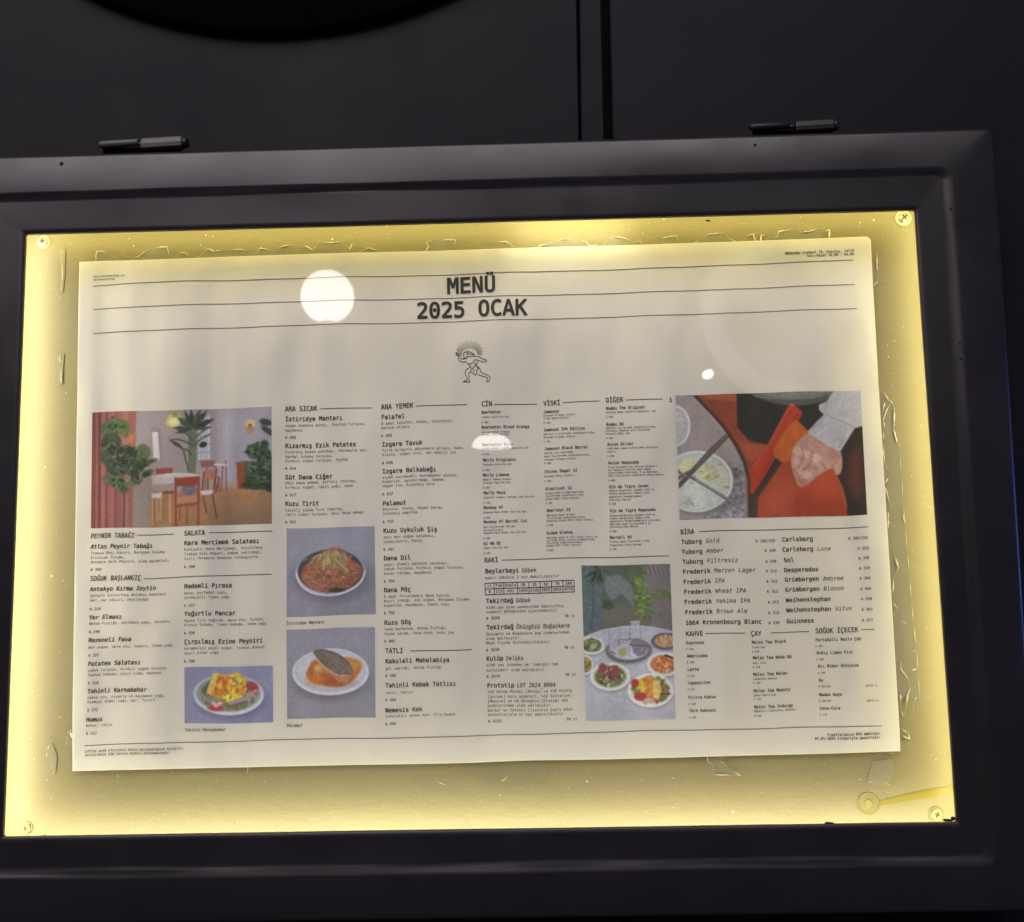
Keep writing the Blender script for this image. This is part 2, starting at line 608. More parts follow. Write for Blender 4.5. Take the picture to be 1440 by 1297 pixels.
outl = densify(edge_top + edge_right + edge_bot + edge_left, 3)
of = at(outl, YS)
n = len(of)
cen = of.mean(0)
ins = cen + (of - cen) * 0.9982
th = 0.0014
ring_a = np.array([(x, YS + th, z) for x, _, z in of])
ring_b = np.array([(x, YS + 0.0003, z) for x, _, z in of])
ring_c = np.array([(x, YS, z) for x, _, z in ins])
vs = np.concatenate([ring_a, ring_b, ring_c])
fs = [tuple(range(2 * n, 3 * n))]
for i in range(2):
    fs += [(i * n + k, i * n + (k + 1) % n, (i + 1) * n + (k + 1) % n, (i + 1) * n + k) for k in range(n)]
fs.append(tuple(range(n))[::-1])
paper = mesh_obj('paper_sheet', vs, fs, M_paper, poster)
mb = MB()
_q = at(outl + outl[:1], YS)
mb.tube([(x, YS + 0.0004, z) for x, _, z in _q], 0.00042, 6)
M_lam = plain('laminate_edge', (0.9, 0.86, 0.68), 0.25)
mb.build('laminate_edge', M_lam, poster, True)


def slope(u, v):
    t = (v - 369) / 690.0
    return -0.0345 + 0.0095 * t + 0.003 * math.cos(u / 130.0)


def lean(u):
    return -0.014 + (u - 106) / 1138.0 * 0.075


def wave(p):
    p[:, 1] += 0.45 * np.sin(p[:, 0] / 37.0 + p[:, 1] / 90.0) + 0.3 * np.sin(p[:, 0] / 17.0 + 1.3)
    return p


# glyphs of a monospaced face, drawn once each
def load_font():
    import os
    try:
        for base in (bpy.utils.system_resource('DATAFILES'),):
            fp = os.path.join(base, 'fonts', 'DejaVuSansMono.woff2')
            if os.path.exists(fp):
                return bpy.data.fonts.load(fp)
    except Exception:
        pass
    return None


FONT = load_font()
GL = {}
CEDILLA = {'ş': 's', 'Ş': 'S', 'ç': 'c', 'Ç': 'C'}


def glyph(ch, res):
    k = (ch, res)
    if k in GL:
        return GL[k]
    if ch in CEDILLA:
        v, f = glyph(CEDILLA[ch], res)
        cx_ = 0.5 * (v[:, 0].min() + v[:, 0].max())
        n = len(v)
        hook = np.array([(cx_ - 0.030, -0.016), (cx_ + 0.034, -0.016), (cx_ + 0.020, -0.060), (cx_ + 0.066, -0.085), (cx_ + 0.060, -0.130), (cx_ + 0.010, -0.158), (cx_ - 0.062, -0.150), (cx_ - 0.055, -0.112), (cx_ + 0.004, -0.112), (cx_ + 0.010, -0.092), (cx_ - 0.036, -0.070)])
        f2 = [(0, 1, 2, 10), (10, 2, 9), (2, 3, 4, 9), (9, 4, 5, 8), (8, 5, 6, 7)]
        GL[k] = (np.concatenate([v, hook]), list(f) + [tuple(i + n for i in q) for q in f2])
        return GL[k]
    cu = bpy.data.curves.new('glyph', 'FONT')
    if FONT:
        cu.font = FONT
    cu.size = 1.0
    cu.resolution_u = res
    cu.body = ch
    o = bpy.data.objects.new('glyph', cu)
    me = bpy.data.meshes.new_from_object(o)
    v = np.array([(q.co.x, q.co.y) for q in me.vertices]) if len(me.vertices) else np.zeros((0, 2))
    f = [tuple(p.vertices) for p in me.polygons]
    bpy.data.objects.remove(o)
    bpy.data.meshes.remove(me)
    bpy.data.curves.remove(cu)
    GL[k] = (v, f)
    return GL[k]


a1 = glyph('H', 2)[0]
_cu = bpy.data.curves.new('g', 'FONT')
if FONT:
    _cu.font = FONT
_cu.body = 'HH'
_o = bpy.data.objects.new('g', _cu)
_me = bpy.data.meshes.new_from_object(_o)
ADV = max(q.co.x for q in _me.vertices) - a1[:, 0].max()
bpy.data.objects.remove(_o)
bpy.data.meshes.remove(_me)
bpy.data.curves.remove(_cu)


class Ink:
    """a block of lettering printed on the sheet; kept as ONE mesh"""

    def __init__(s):
        s.p, s.f, s.n, s.d = [], [], 0, []

    def text(s, st, u, v, pitch, bold=0.0, italic=0.0, right=False, res=2, tall=1.0):
        if right:
            L = len(st) * pitch
            u, v = u - L, v - L * slope(u, v)
        sl, ln, k = slope(u, v), lean(u), pitch / ADV
        for i, ch in enumerate(st):
            if ch == ' ':
                continue
            g0, f = glyph(ch, res)
            if not len(g0):
                continue
            if bold <= 0.003:
                offs = ((0, 0),)
            elif res > 4:
                offs = [(bold * math.cos(q * math.pi / 4), bold * math.sin(q * math.pi / 4)) for q in range(8)]
            else:
                offs = ((-bold, -bold * 0.5), (bold, -bold * 0.5), (-bold, bold * 0.5), (bold, bold * 0.5))
            for q, (ox, oy) in enumerate(offs):
                g = g0 + np.array((ox, oy))
                a = pitch * i + g[:, 0] * k + italic * g[:, 1] * k
                b = g[:, 1] * k * tall
                s.poly(np.stack([u + a - ln * b, v + sl * a - b], 1), f, -q * 0.00002)
        return s

    def poly(s, pts, faces, dz=0.0):
        s.d.append(np.full(len(pts), dz))
        s.p.append(np.asarray(pts, float))
        s.f += [tuple(i + s.n for i in q) for q in faces]
        s.n += len(pts)

    def stroke(s, pts, w):
        pts = np.array(pts, float)
        d = np.gradient(pts, axis=0)
        d /= np.maximum(np.linalg.norm(d, axis=1), 1e-9)[:, None]
        nn = np.stack([-d[:, 1], d[:, 0]], 1)
        w = np.asarray(w, float).reshape(-1, 1) if np.ndim(w) else w
        q = np.concatenate([pts + nn * w / 2, pts - nn * w / 2])
        m = len(pts)
        s.poly(q, [(i, i + 1, m + i + 1, m + i) for i in range(m - 1)])
        return s

    def rule(s, a, b, w=1.0, n=24):
        a, b = np.array(a, float), np.array(b, float)
        return s.stroke([a + (b - a) * i / n for i in range(n + 1)], w)

    def build(s, name, mat=None, label=None, y=Y_INK):
        p = wave(np.concatenate(s.p))
        P = at(p, y)
        P[:, 1] += np.concatenate(s.d)
        # face the viewer
        fs = []
        for f in s.f:
            A, B, D = P[f[0]], P[f[1]], P[f[2]]
            ny = (B[2] - A[2]) * (D[0] - A[0]) - (B[0] - A[0]) * (D[2] - A[2])
            fs.append(f if ny < 0 else f[::-1])
        o = mesh_obj(name, P, fs, mat or M_ink, poster)
        if label:
            o['label'] = label
        return o


HB, NB, DB = 0.012, 0.018, 0.0      # weights
P_NAME, P_DESC, P_HEAD = 4.75, 3.07, 5.05

# title
Ink().text('MENÜ', 628.5, 412.6, 17.3, 0.020, res=6, tall=1.03).text('2025 OCAK', 585.5, 447.8, 17.3, 0.020, res=6, tall=1.03).build('title_lettering', label='large title MENÜ 2025 OCAK')


def smooth(pts, n=8):
    p = np.array(pts, float)
    q = np.concatenate([[2 * p[0] - p[1]], p, [2 * p[-1] - p[-2]]])
    out = []
    for i in range(1, len(q) - 2):
        for k in range(n):
            t = k / n
            out.append(0.5 * (2 * q[i] + (q[i + 1] - q[i - 1]) * t + (2 * q[i - 1] - 5 * q[i] + 4 * q[i + 1] - q[i + 2]) * t * t + (3 * q[i] - q[i - 1] - 3 * q[i + 1] + q[i + 2]) * t ** 3))
    out.append(q[-2])
    return np.array(out)


for pts in ([(131, 402.3), (220, 397), (320, 394.5), (480, 390), (613, 387.2), (713, 383.5), (813, 380.8), (960, 376), (1080, 370.5), (1200, 366)],
            [(131, 435), (260, 429), (400, 425), (480, 422.8), (613, 420), (713, 416.5), (813, 414), (960, 409.5), (1080, 404.5), (1202, 400.3)],
            [(131, 469), (260, 463), (400, 458.5), (480, 456), (613, 453.4), (713, 450), (813, 447.5), (960, 442.8), (1080, 438), (1205, 434.3)],
            [(119, 1048.3), (260, 1044.5), (400, 1040.5), (640, 1036), (800, 1031), (960, 1027), (1100, 1024), (1240, 1021)]):
    Ink().stroke(smooth(pts), 0.9).build('ruled_line', M_grey, y=Y_RULE)

# emblem: striding figure under a burst of rays (measured on an 11.08x enlargement)
em = Ink()


def E_(pts, w=9.5):
    q = smooth(pts, 5) / 11.077 + np.array([600.0, 460.0])
    em.stroke(q, w / 11.077)


for k in range(23):
    a = math.radians(186 - k * 8.5)
    r0, r1 = (118 + 18 * (k % 2), 205 + 70 * math.sin(math.radians(18 + k * 6.6)) ** 2 - 18 * (k % 2))
    cx_, cy_ = 668, 432
    E_([(cx_ + r0 * math.cos(a), cy_ - r0 * 0.75 * math.sin(a)), (cx_ + (r0 + r1) / 2 * math.cos(a), cy_ - (r0 + r1) / 2 * 0.80 * math.sin(a)), (cx_ + r1 * math.cos(a), cy_ - r1 * 0.8 * math.sin(a))], 6)
for p in ([(572, 475), (570, 440), (580, 408), (606, 392), (632, 402), (636, 440), (624, 478), (598, 492), (572, 475)],
          [(585, 398), (640, 385), (700, 402), (745, 438), (700, 425), (640, 415)], [(600, 430), (606, 440)], [(588, 465), (604, 468)],
          [(452, 400), (468, 440), (500, 458), (528, 488), (556, 502), (600, 492), (630, 490)], [(486, 478), (516, 528), (560, 546), (612, 540)], [(452, 400), (478, 412), (500, 440)],
          [(640, 466), (700, 458), (768, 460), (830, 476), (872, 504), (932, 522), (916, 546), (870, 546), (808, 522), (750, 514), (730, 540), (745, 570), (772, 590)],
          [(612, 540), (645, 576), (690, 572), (716, 558)], [(645, 576), (690, 622)], [(760, 590), (800, 540)],
          [(690, 622), (640, 650), (600, 690), (604, 742), (630, 800), (620, 830), (570, 852), (672, 856), (660, 830), (656, 762), (664, 712), (690, 702)],
          [(770, 590), (724, 636), (690, 662), (690, 702), (730, 728), (760, 750), (776, 730), (780, 682), (796, 645), (770, 590)], [(770, 590), (802, 630), (812, 660)], [(720, 650), (745, 700)],
          [(800, 622), (830, 662), (852, 712), (910, 736), (968, 768), (986, 796), (970, 846), (936, 848), (950, 812), (940, 796), (872, 770), (800, 746)]):
    E_(p)
em.build('emblem', label='line emblem of a striding figure under a burst of rays')

hd = Ink()
hd.text('www.istanbulmutfagi.com', 131.5, 389.5, 1.9, 0.01, res=1).text('@istanbulmutfagi', 131.5, 394.3, 1.9, 0.01, res=1)
hd.build('header_text', label='two tiny lines at the upper left corner')
hd = Ink()
hd.text('Mühürdar Caddesi 78, Kadıköy, 34710', 1201, 354.3, 2.77, 0.02, right=True, res=1).text('Salı-Pazar 10.00 - 00.00', 1201, 359.2, 2.77, 0.02, right=True, res=1)
hd.build('header_text', label='small address and opening hours at the upper right corner')
ft = Ink()
ft.text('Lütfen gıda alerjiniz varsa personelimize bildirin.', 119, 1057.8, 2.75, 0.012, 0.2, res=1)
ft.text('Servisimize %10 servis bedeli eklenmektedir.', 119, 1063.2, 2.75, 0.012, 0.2, res=1)
ft.build('footer_text', label='small notes at the lower left corner')
ft = Ink()
ft.text('Fiyatlarımıza KDV dahildir.', 1241, 1033.2, 2.88, 0.022, right=True, res=1).text('01.01.2025 itibariyle geçerlidir.', 1241, 1038.6, 2.88, 0.022, right=True, res=1)
ft.build('footer_text', label='small tax and date note at the lower right corner')


def heading(st, u, v, a, b, pitch=P_HEAD, italic=0.0):
    Ink().text(st, u, v, pitch, HB, italic, res=2, tall=1.12).rule(a, b, 0.8).build('section_heading', label='heading ' + st)


def block(items, label, pn=P_NAME, pd=P_DESC, it=0.0, ds=0.0):
    """items: (x, [(baseline, kind, text)...]); n bold name, d description, p price"""
    k = Ink()
    for u, rows in items:
        for v, kind, st in rows:
            if kind == 'n':
                k.text(st, u, v, pn, NB, it, res=2, tall=1.05)
            elif kind == 'd':
                k.text(st, u, v, pd, -0.004 + ds, it, res=1)
            else:
                k.text('₺ ' + st, u, v, pd, 0.006, it, res=1)
    return k.build('section_text', label=label)


IT = 0.16
heading('PEYNİR TABAĞI', 127, 757.5, (192.5, 752.3), (245, 750.8), 4.75, IT)
block([(127, [(772, 'n', 'Atlas Peynir Tabağı'), (780, 'd', 'Trakya Eski Kaşarı, Bergama Tulumu'), (786.5, 'd', 'Erzincan Tulumu,'), (792.5, 'd', 'Antakya Sürk Peyniri, elma marmelatı'), (803, 'p', '350')])], 'cheese plate item and price', 4.6, it=IT)
heading('SALATA', 258.6, 753.5, (294, 749.5), (383, 747.3), 4.95)
block([(258.6, [(767, 'n', 'Kara Mercimek Salatası'), (775, 'd', 'Eskişehir Kara Mercimeği, kurutulmuş'), (781.5, 'd', 'Trakya Eski Kaşarı, kabak çekirdeği,'), (788, 'd', 'tatlı fermente domates vinaigrette'), (799.5, 'p', '398')])], 'lentil salad item and price', 4.82, it=0.06)
heading('SOĞUK BAŞLANGIÇ', 126, 817, (202.6, 813.5), (382, 807.5), 4.8, IT)
block([(126, [(831.5, 'n', 'Antakya Kırma Zeytin'), (839.5, 'd', 'güneşte kurutulmuş Antakya domatesi'), (846, 'd', 'nar, nar ekşisi, zeytinyağı'), (858, 'p', '220')]),
       (124.6, [(871, 'n', 'Yer Elması'), (878.5, 'd', 'Antep Fıstığı, portakal yağı, dereotu'), (890, 'p', '240')]),
       (123.8, [(903, 'n', 'Rezeneli Fava'), (912, 'd', 'mor soğan, dere otu, kapari, limon yağı'), (923, 'p', '227')]),
       (123, [(936, 'n', 'Patates Salatası'), (944, 'd', 'çubuk turşusu, kırmızı soğan turşusu'), (950.5, 'd', 'haşhaş tohumu, yeşil elma, mayonez'), (962, 'p', '220')]),
       (122.3, [(974.5, 'n', 'Tahinli Karnabahar'), (982.5, 'd', 'tahin sos, nişasta ve maydanoz yağı,'), (988.5, 'd', 'kırmızı biber yağı, nar, fıstık'), (1000, 'p', '272')]),
       (120.5, [(1014.5, 'n', 'Humus'), (1022, 'd', 'Nohut, tahin'), (1033, 'p', '212')])], 'cold starters of the first column', 4.65, it=IT)
block([(258.6, [(828, 'n', 'Bademli Pırasa'), (836.5, 'd', 'ayva, portakal suyu,'), (843, 'd', 'zerdeçallı limon yağı'), (854, 'p', '327'),
                (867, 'n', 'Yoğurtlu Pancar'), (875.5, 'd', 'Süzme Tire Yoğurdu, dere otu, fındık,'), (881.5, 'd', 'kişniş tohumu, limon kabuğu, nane yağı'), (893, 'p', '330'),
                (906.5, 'n', 'Çırpılmış Ezine Peyniri'), (914.5, 'd', 'karamelize yeşil soğan, fındık dukkah'), (921, 'd', 'yeşil biber yağı'), (932.5, 'p', '398')])], 'cold starters of the second column', 4.82, it=0.06)
heading('ARA SICAK', 400.7, 579, (450, 575), (523, 573))
block([(401, [(593, 'n', 'İstiridye Mantarı'), (601, 'd', 'vegan domates ponçi, fasulye turşusu,'), (607.5, 'd', 'maydanoz'), (617.5, 'p', '405'),
              (630.5, 'n', 'Kızarmış Ezik Patates'), (638, 'd', 'kızarmış bebek patates, chermoula sos,'), (644.5, 'd', 'hardal tohumu turşusu,'), (650.5, 'd', 'kırmızı soğan turşusu, reyhan'), (661, 'p', '416'),
              (674.5, 'n', 'Süt Dana Ciğer'), (681, 'd', 'ekşi maya ekmek, şeftali chutney,'), (687.5, 'd', 'kırmızı soğan, lüpin yağı, nane'), (698, 'p', '527'),
              (711.5, 'n', 'Kuzu Tirit'), (719.5, 'd', 'tahinli süzme Tire Yoğurdu,'), (725.5, 'd', 'tatlı biber turşusu, ekşi maya ekmek'), (736, 'p', '555')])], 'warm starters')
heading('ANA YEMEK', 535.8, 575, (584.5, 571.5), (656.8, 569))
block([(536, [(589, 'n', 'Falafel'), (597, 'd', '8 adet falafel, humus, salatalık,'), (603, 'd', 'mevsim otları'), (614, 'p', '495')]),
       (537, [(627.5, 'n', 'Izgara Tavuk'), (635, 'd', 'firik bulgurlu mücendere pilavı, nane,'), (641, 'd', 'kişniş, soğan cücü, nar ekşili jus'), (652.5, 'p', '638')]),
       (537.5, [(665.5, 'n', 'Izgara Balkabağı'), (673, 'd', 'siyah sarımsaklı karnabahar püresi,'), (679, 'd', 'biberiye, ayçekirdeği, badem,'), (685, 'd', 'vegan jus, kızarmış tere'), (696.5, 'p', '637')]),
       (538, [(711, 'n', 'Palamut'), (718, 'd', 'kereviz, havuç, beyaz şarap,'), (724, 'd', 'islenmiş paprika'), (735.5, 'p', '715')]),
       (539, [(749.5, 'n', 'Kuzu Uykuluk Şiş'), (757.5, 'd', 'sarı mor soğan salatası,'), (764, 'd', 'chimichurri, havuç'), (774.7, 'p', '741')]),
       (539.5, [(788.3, 'n', 'Dana Dil'), (796, 'd', 'yeşil elmalı patates salatası,'), (802, 'd', 'çubuk turşusu, kırmızı soğan turşusu,'), (808.7, 'd', 'keten tohumu, maydanoz'), (819.4, 'p', '754')]),
       (539.7, [(833, 'n', 'Dana Pöç'), (841, 'd', '5 saat fırınlanmış dana kuyruk,'), (847, 'd', 'mısır irmiği, köz soğan, Bergama Tulumu,'), (853.5, 'd', 'biberiye, maydanoz, kemik suyu'), (864, 'p', '795')]),
       (540.3, [(878.7, 'n', 'Kuzu Döş'), (886.5, 'd', 'taze barbunya, Antep Fıstığı,'), (893, 'd', 'beyaz şarap, taze nane, kuzu jus'), (903.6, 'p', '845')])], 'main dishes')
heading('TATLI', 541.7, 918.7, (576.7, 915.4), (664, 913.3))
block([(541.8, [(932.7, 'n', 'Kakuleli Mahalabiya'), (941.7, 'd', 'gül yaprağı, Antep Fıstığı'), (952, 'p', '286'),
                (966.6, 'n', 'Tahinli Kabak Tatlısı'), (975.7, 'd', 'ceviz, tarçın'), (985.8, 'p', '364'),
                (1001.6, 'n', 'Nemesis Kek'), (1008.7, 'd', 'çikolatalı unsuz kek, file badem'), (1019.4, 'p', '494')])], 'desserts')
SN, SD = 3.08, 1.93
heading('CİN', 677, 571.8, (694.3, 569.2), (755, 567.6))
block([(677, [(582, 'n', 'Beefeater'), (588, 'd', 'London usulü Dry Gin'), (595.3, 'p', '400'), (603, 'n', 'Beefeater Blood Orange'), (609, 'd', 'kan portakalı aromalı'), (612.7, 'd', 'London usulü Dry Gin')]),
       (678, [(627.6, 'n', 'Beefeater Pink'), (631.9, 'd', 'çilek aromalı London usulü Dry Gin'), (640, 'p', '470')]),
       (679, [(649, 'n', 'Malfy Originale'), (654.5, 'd', 'İtalyan usulü Dry Gin'), (662.4, 'p', '500'), (670, 'n', 'Malfy Limone'), (675.5, 'd', 'Amalfi limonu aromalı'), (680, 'd', 'İtalyan tipi Dry Gin'), (687, 'p', '510')]),
       (680, [(695, 'n', 'Malfy Rosa'), (700.7, 'd', 'greyfurt aromalı İtalyan tipi Dry Gin'), (708, 'p', '510'), (715.7, 'n', 'Monkey 47'), (721.5, 'd', 'Almanya Kara Orman tipi Dry Gin'), (729, 'p', '585'),
              (735.7, 'n', 'Monkey 47 Barrel Cut'), (742, 'd', 'dut fıçılarında 180 gün'), (746.6, 'd', 'dinlendirilmiş'), (750.5, 'd', 'Almanya Kara Orman tipi Dry Gin'), (758, 'p', '665'),
              (766.4, 'n', 'KI NO BI'), (771.7, 'd', 'Japon tipi Dry Gin'), (779, 'p', '550')])], 'gin list', SN, SD, ds=0.012)
heading('VİSKİ', 764, 569.8, (791.7, 566.2), (843, 564), 4.8)
block([(764.3, [(580.5, 'n', 'Jameson'), (585.2, 'd', 'Blended İrlanda viskisi'), (589.2, 'd', '3 kez damıtılmıştır'), (595.5, 'p', '460'),
                (606, 'n', 'Jameson IPA Edition'), (611.5, 'd', 'IPA bira fıçılarında olgunlaştırılmış,'), (616, 'd', 'Blended İrlanda viskisi'), (622, 'p', '472')]),
       (765.5, [(632.7, 'n', 'Jameson Black Barrel'), (638, 'd', 'Günlük fıçı kavrulmuş'), (642.6, 'd', 'meşe fıçılarında olgunlaştırılmış'), (647.4, 'd', 'Blended İrlanda viskisi'), (652.5, 'p', '490'),
                (665, 'n', 'Chivas Regal 12'), (671, 'd', 'Blended İskoç viskisi'), (677.6, 'p', '530')]),
       (767, [(689.4, 'n', 'Glenlivet 12'), (694.7, 'd', 'Avrupa meşe ve Amerikan meşe'), (698.7, 'd', 'fıçılarında olgunlaştırılmış'), (703, 'd', 'Single Malt İskoç Viskisi'), (709, 'p', '580')]),
       (768.5, [(720, 'n', 'Aberlour 12'), (726, 'd', 'Amerikan meşe ve Şeri'), (730, 'd', 'fıçılarında olgunlaştırılmış'), (733.9, 'd', 'Speyside Single Malt İskoç Viskisi'), (740, 'p', '620'),
                (751.7, 'n', 'Scapa Glansa'), (757.7, 'd', 'Amerikan meşe ve isli viski fıçısı ve'), (761.4, 'd', 've turba İskoç viskisi aromalarıyla'), (765.2, 'd', 'fıçılarda olgunlaştırılmış'), (769, 'd', 'Single Malt İskoç Viskisi'), (775.3, 'p', '600')])], 'whisky list', SN, SD, ds=0.012)
heading('DİĞER', 852, 566.2, (879.7, 563), (932, 561.3), 4.85)
block([(852.3, [(576.3, 'n', 'Bumbu The Original'), (581.3, 'd', 'Karayip Adası esintili baharatlı rom'), (587.6, 'p', '460'), (599, 'n', 'Bumbu XO'), (603.3, 'd', 'Bourbon fıçılarında olgunlaştırılmış,'), (607.3, 'd', 'Portekiz İspanyol şeri fıçılarda'), (611.3, 'd', 'Karayip Adası rom'), (617.7, 'p', '500')]),
       (854, [(627, 'n', 'Avion Silver'), (631.9, 'd', '%100 mavi agave bitkisinden üretilmiş'), (636.5, 'd', 'tekila'), (642.6, 'p', '550')]),
       (855.5, [(653, 'n', 'Avion Reposado'), (658.2, 'd', '6 ay dinlendirilen Jalisco bölgesi 7'), (662.2, 'd', 'yıl boyunca üretilen mavi agave'), (666.2, 'd', 'bitkisinden üretilmiş, 6 ay Amerikan'), (670.2, 'd', 'Meşe fıçılarında olgunlaştırılmış tekila'), (676.7, 'p', '600')]),
       (856.5, [(686.4, 'n', 'Ojo de Tigre Joven'), (691, 'd', 'Oaxaca bölgesinin Espadin türü ve'), (695.3, 'd', 'Puebla bölgesinin Tobala türü'), (699.7, 'd', 'agavelerin harmanlanması'), (704, 'd', 'üretilmiş Mezcal'), (709.6, 'p', '550')]),
       (857.5, [(720, 'n', 'Ojo de Tigre Reposado'), (726, 'd', 'Oaxaca bölgesinin Espadin türü ve'), (730, 'd', 'Puebla bölgesinin Tobala türü'), (733.9, 'd', 'agavelerin harmanlanmasıyla üretilmiş'), (738, 'd', 'Amerikan meşe fıçılarında 6 ay'), (742, 'd', 'dinlendirilmiş Mezcal'), (748, 'p', '600'),
                (757.5, 'n', 'Martell VS'), (762.6, 'd', 'Fransız meşe fıçılarda 2 sene'), (767.4, 'd', 'olgunlaştırılmış konyak'), (773, 'p', '700')])], 'rum, tequila and cognac list', SN, SD, ds=0.012)
Ink().text('i', 941, 565, 4.6, 0.02, res=2).build('footnote_mark')
heading('RAKI', 681, 791, (705.6, 787.8), (941, 781.4), 4.95)
rk = Ink()


def rk_name(b, i, u, v):
    rk.text(b, u, v, 4.8, NB, res=2, tall=1.05)
    L = len(b) * 4.8 + 3.2
    rk.text(i, u + L, v + slope(u, v) * L, 4.2, 0.004, 0.13, res=2, tall=1.15)


rk_name('Beylerbeyi', 'Göbek', 682, 806.3)
rk.text('bakır imbikte 3 kez damıtılmıştır', 682, 814.6, 3.17, res=1)
rk_name('Tekirdağ', 'Göbek', 683.5, 848.5)
for v, st in ((856.5, '%100 yaş üzüm sumasından damıtılmış,'), (862.6, 'sumanın göbeğinden şişelenmiştir')):
    rk.text(st, 683.7, v, 3.1, res=1)
rk_name('Tekirdağ', 'Öküzgözü Boğazkere', 684, 885.7)
for v, st in ((894, 'Öküzgözü ve Boğazkere yaş üzümlerinden'), (900.5, 'elde edilmiştir.'), (906.5, 'Meşe fıçıda dinlendirilmiştir')):
    rk.text(st, 683.5, v, 3.1, res=1)
rk_name('Kulüp', 'Delüks', 684, 930)
for v, st in ((938, '%100 yaş üzümden ve "imbiğin tam'), (945.4, 'kalbinden" elde edilmiştir')):
    rk.text(st, 684, v, 3.15, res=1)
rk_name('Prototip', 'LOT 2024_0004', 685, 968)
for v, st in ((975.6, '%30 Antep Karası [Antep] ve %30 Kerküş'), (982.6, '[Şırnak] kuru üzümleri, %32 Sultaniye'), (989, '[Manisa] ve %8 Öküzgözü [Elazığ] yaş'), (995.3, 'üzümlerinden elde edilmiştir'), (1001.8, "Burdur'un Tefenni ilçesinin Çaylı Köyü"), (1007.8, 'anasonlarıyla üç kez damıtılmıştır')):
    rk.text(st, 685.5, v, 3.15, res=1)
for (pr, u, v) in (('3250', 684, 871.6), ('3910', 683.5, 916.6), ('3575', 684.5, 954), ('4225', 686.5, 1017)):
    rk.text('₺ ' + pr, u, v, 3.15, 0.008, res=1)
for (u, v) in ((793.5, 868.6), (793, 912.7), (794.5, 950.5), (796.5, 1013.3)):
    rk.text('70 cl', u, v, 3.1, 0.008, res=1)
rk.build('section_text', label='raki list with bold names')
tb = Ink()
cols = [0, 63, 130, 225, 305, 383, 463, 542, 620]


def tp(x, r):
    return (682 + (x / 620.0) * 125.2 + r * 0.4, 820.3 - (x / 620.0) * 3.8 + r * 16.3)


for r in (0, 0.5, 1):
    tb.rule(tp(0, r), tp(620, r), 0.95)
for x in cols:
    tb.rule(tp(x, 0), tp(x, 1), 0.95, 4)
for row, cells in enumerate((('cl', 'Tek', 'Duble', '20', '35', '50', '70', '100'), ('₺', '213', '431', '1495', '2145', '2855', '3835', '4750'))):
    for i, st in enumerate(cells):
        xm = (cols[i] + cols[i + 1]) / 2
        p = tp(xm, row * 0.5 + 0.36)
        tb.text(st, p[0] - len(st) * 3.25 / 2, p[1], 3.25, 0.008, res=1)
tb.build('price_table', label='two-row grid of raki prices by measure')

heading('BİRA', 956.7, 751, (983.3, 747.7), (1220.9, 741.4), 4.95)
br = Ink()


def bp(X, Y):
    return 945 + X / 4.966, 735 + Y / 4.966


def beer(b, i, X, Y, price, PX, PY):
    u, v = bp(X, Y)
    pc = 4.88
    br.text(b, u, v, pc, NB, res=2, tall=1.0)
    if i:
        L = (len(b) + 1) * pc
        br.text(i, u + L, v + slope(u, v) * L, pc, 0.0, 0.14, res=2, tall=1.0)
    pu, pv = bp(PX, PY)
    br.text('₺ ' + price, pu, pv, 3.1, 0.008, right=True, res=1)


L_ = [('Tuborg', 'Gold', 65, 148, '195/225', 722, 133), ('Tuborg', 'Amber', 68, 218, '240', 725, 200), ('Tuborg', 'Filtresiz', 73, 288, '240', 730, 276), ('Frederik', 'Marzen Lager', 75, 358, '312', 733, 343),
      ('Frederik', 'IPA', 78, 430, '312', 737, 415), ('Frederik', 'Wheat IPA', 82, 500, '312', 741, 486), ('Frederik', 'Yakima IPA', 85, 570, '312', 747, 560), ('Frederik', 'Brown Ale', 90, 642, '312', 750, 634),
      ('1664 Kronenbourg Blanc', '', 93, 716, '338', 752, 705),
      ('Carlsberg', '', 768, 132, '205/235', 1370, 115), ('Carlsberg', 'Luna', 770, 202, '252', 1375, 188), ('Sol', '', 780, 275, '338', 1380, 257), ('Desperados', '', 782, 345, '338', 1385, 328),
      ('Grimbergen', 'Ambree', 786, 412, '364', 1388, 398), ('Grimbergen', 'Blonde', 790, 482, '364', 1393, 473), ('Weihenstephan', '', 795, 555, '338', 1398, 543), ('Weihenstephan', 'Vitus', 798, 625, '364', 1402, 617), ('Guinness', '', 800, 703, '377', 1405, 692)]
for r in L_:
    beer(*r)
br.build('section_text', label='two-column beer list with prices')
heading('KAHVE', 964.3, 894.9, (992, 891.4), (1048, 890.2), 4.95)
CN = 3.22
block([(964.7, [(906.3, 'n', 'Espresso'), (914.5, 'p', '160')]), (966, [(924.8, 'n', 'Americano'), (933, 'p', '200')]), (966.8, [(943.6, 'n', 'Latte'), (952, 'p', '210')]), (967, [(962.5, 'n', 'Cappuccino'), (970.7, 'p', '210')]),
       (968, [(983, 'n', 'Filtre Kahve'), (991.4, 'p', '190')]), (968.8, [(1001.6, 'n', 'Türk Kahvesi'), (1010.4, 'p', '100')])], 'coffee list', CN, 2.1, ds=0.012)
heading('ÇAY', 1056, 893.8, (1084, 889.5), (1138, 888.3), 4.95)
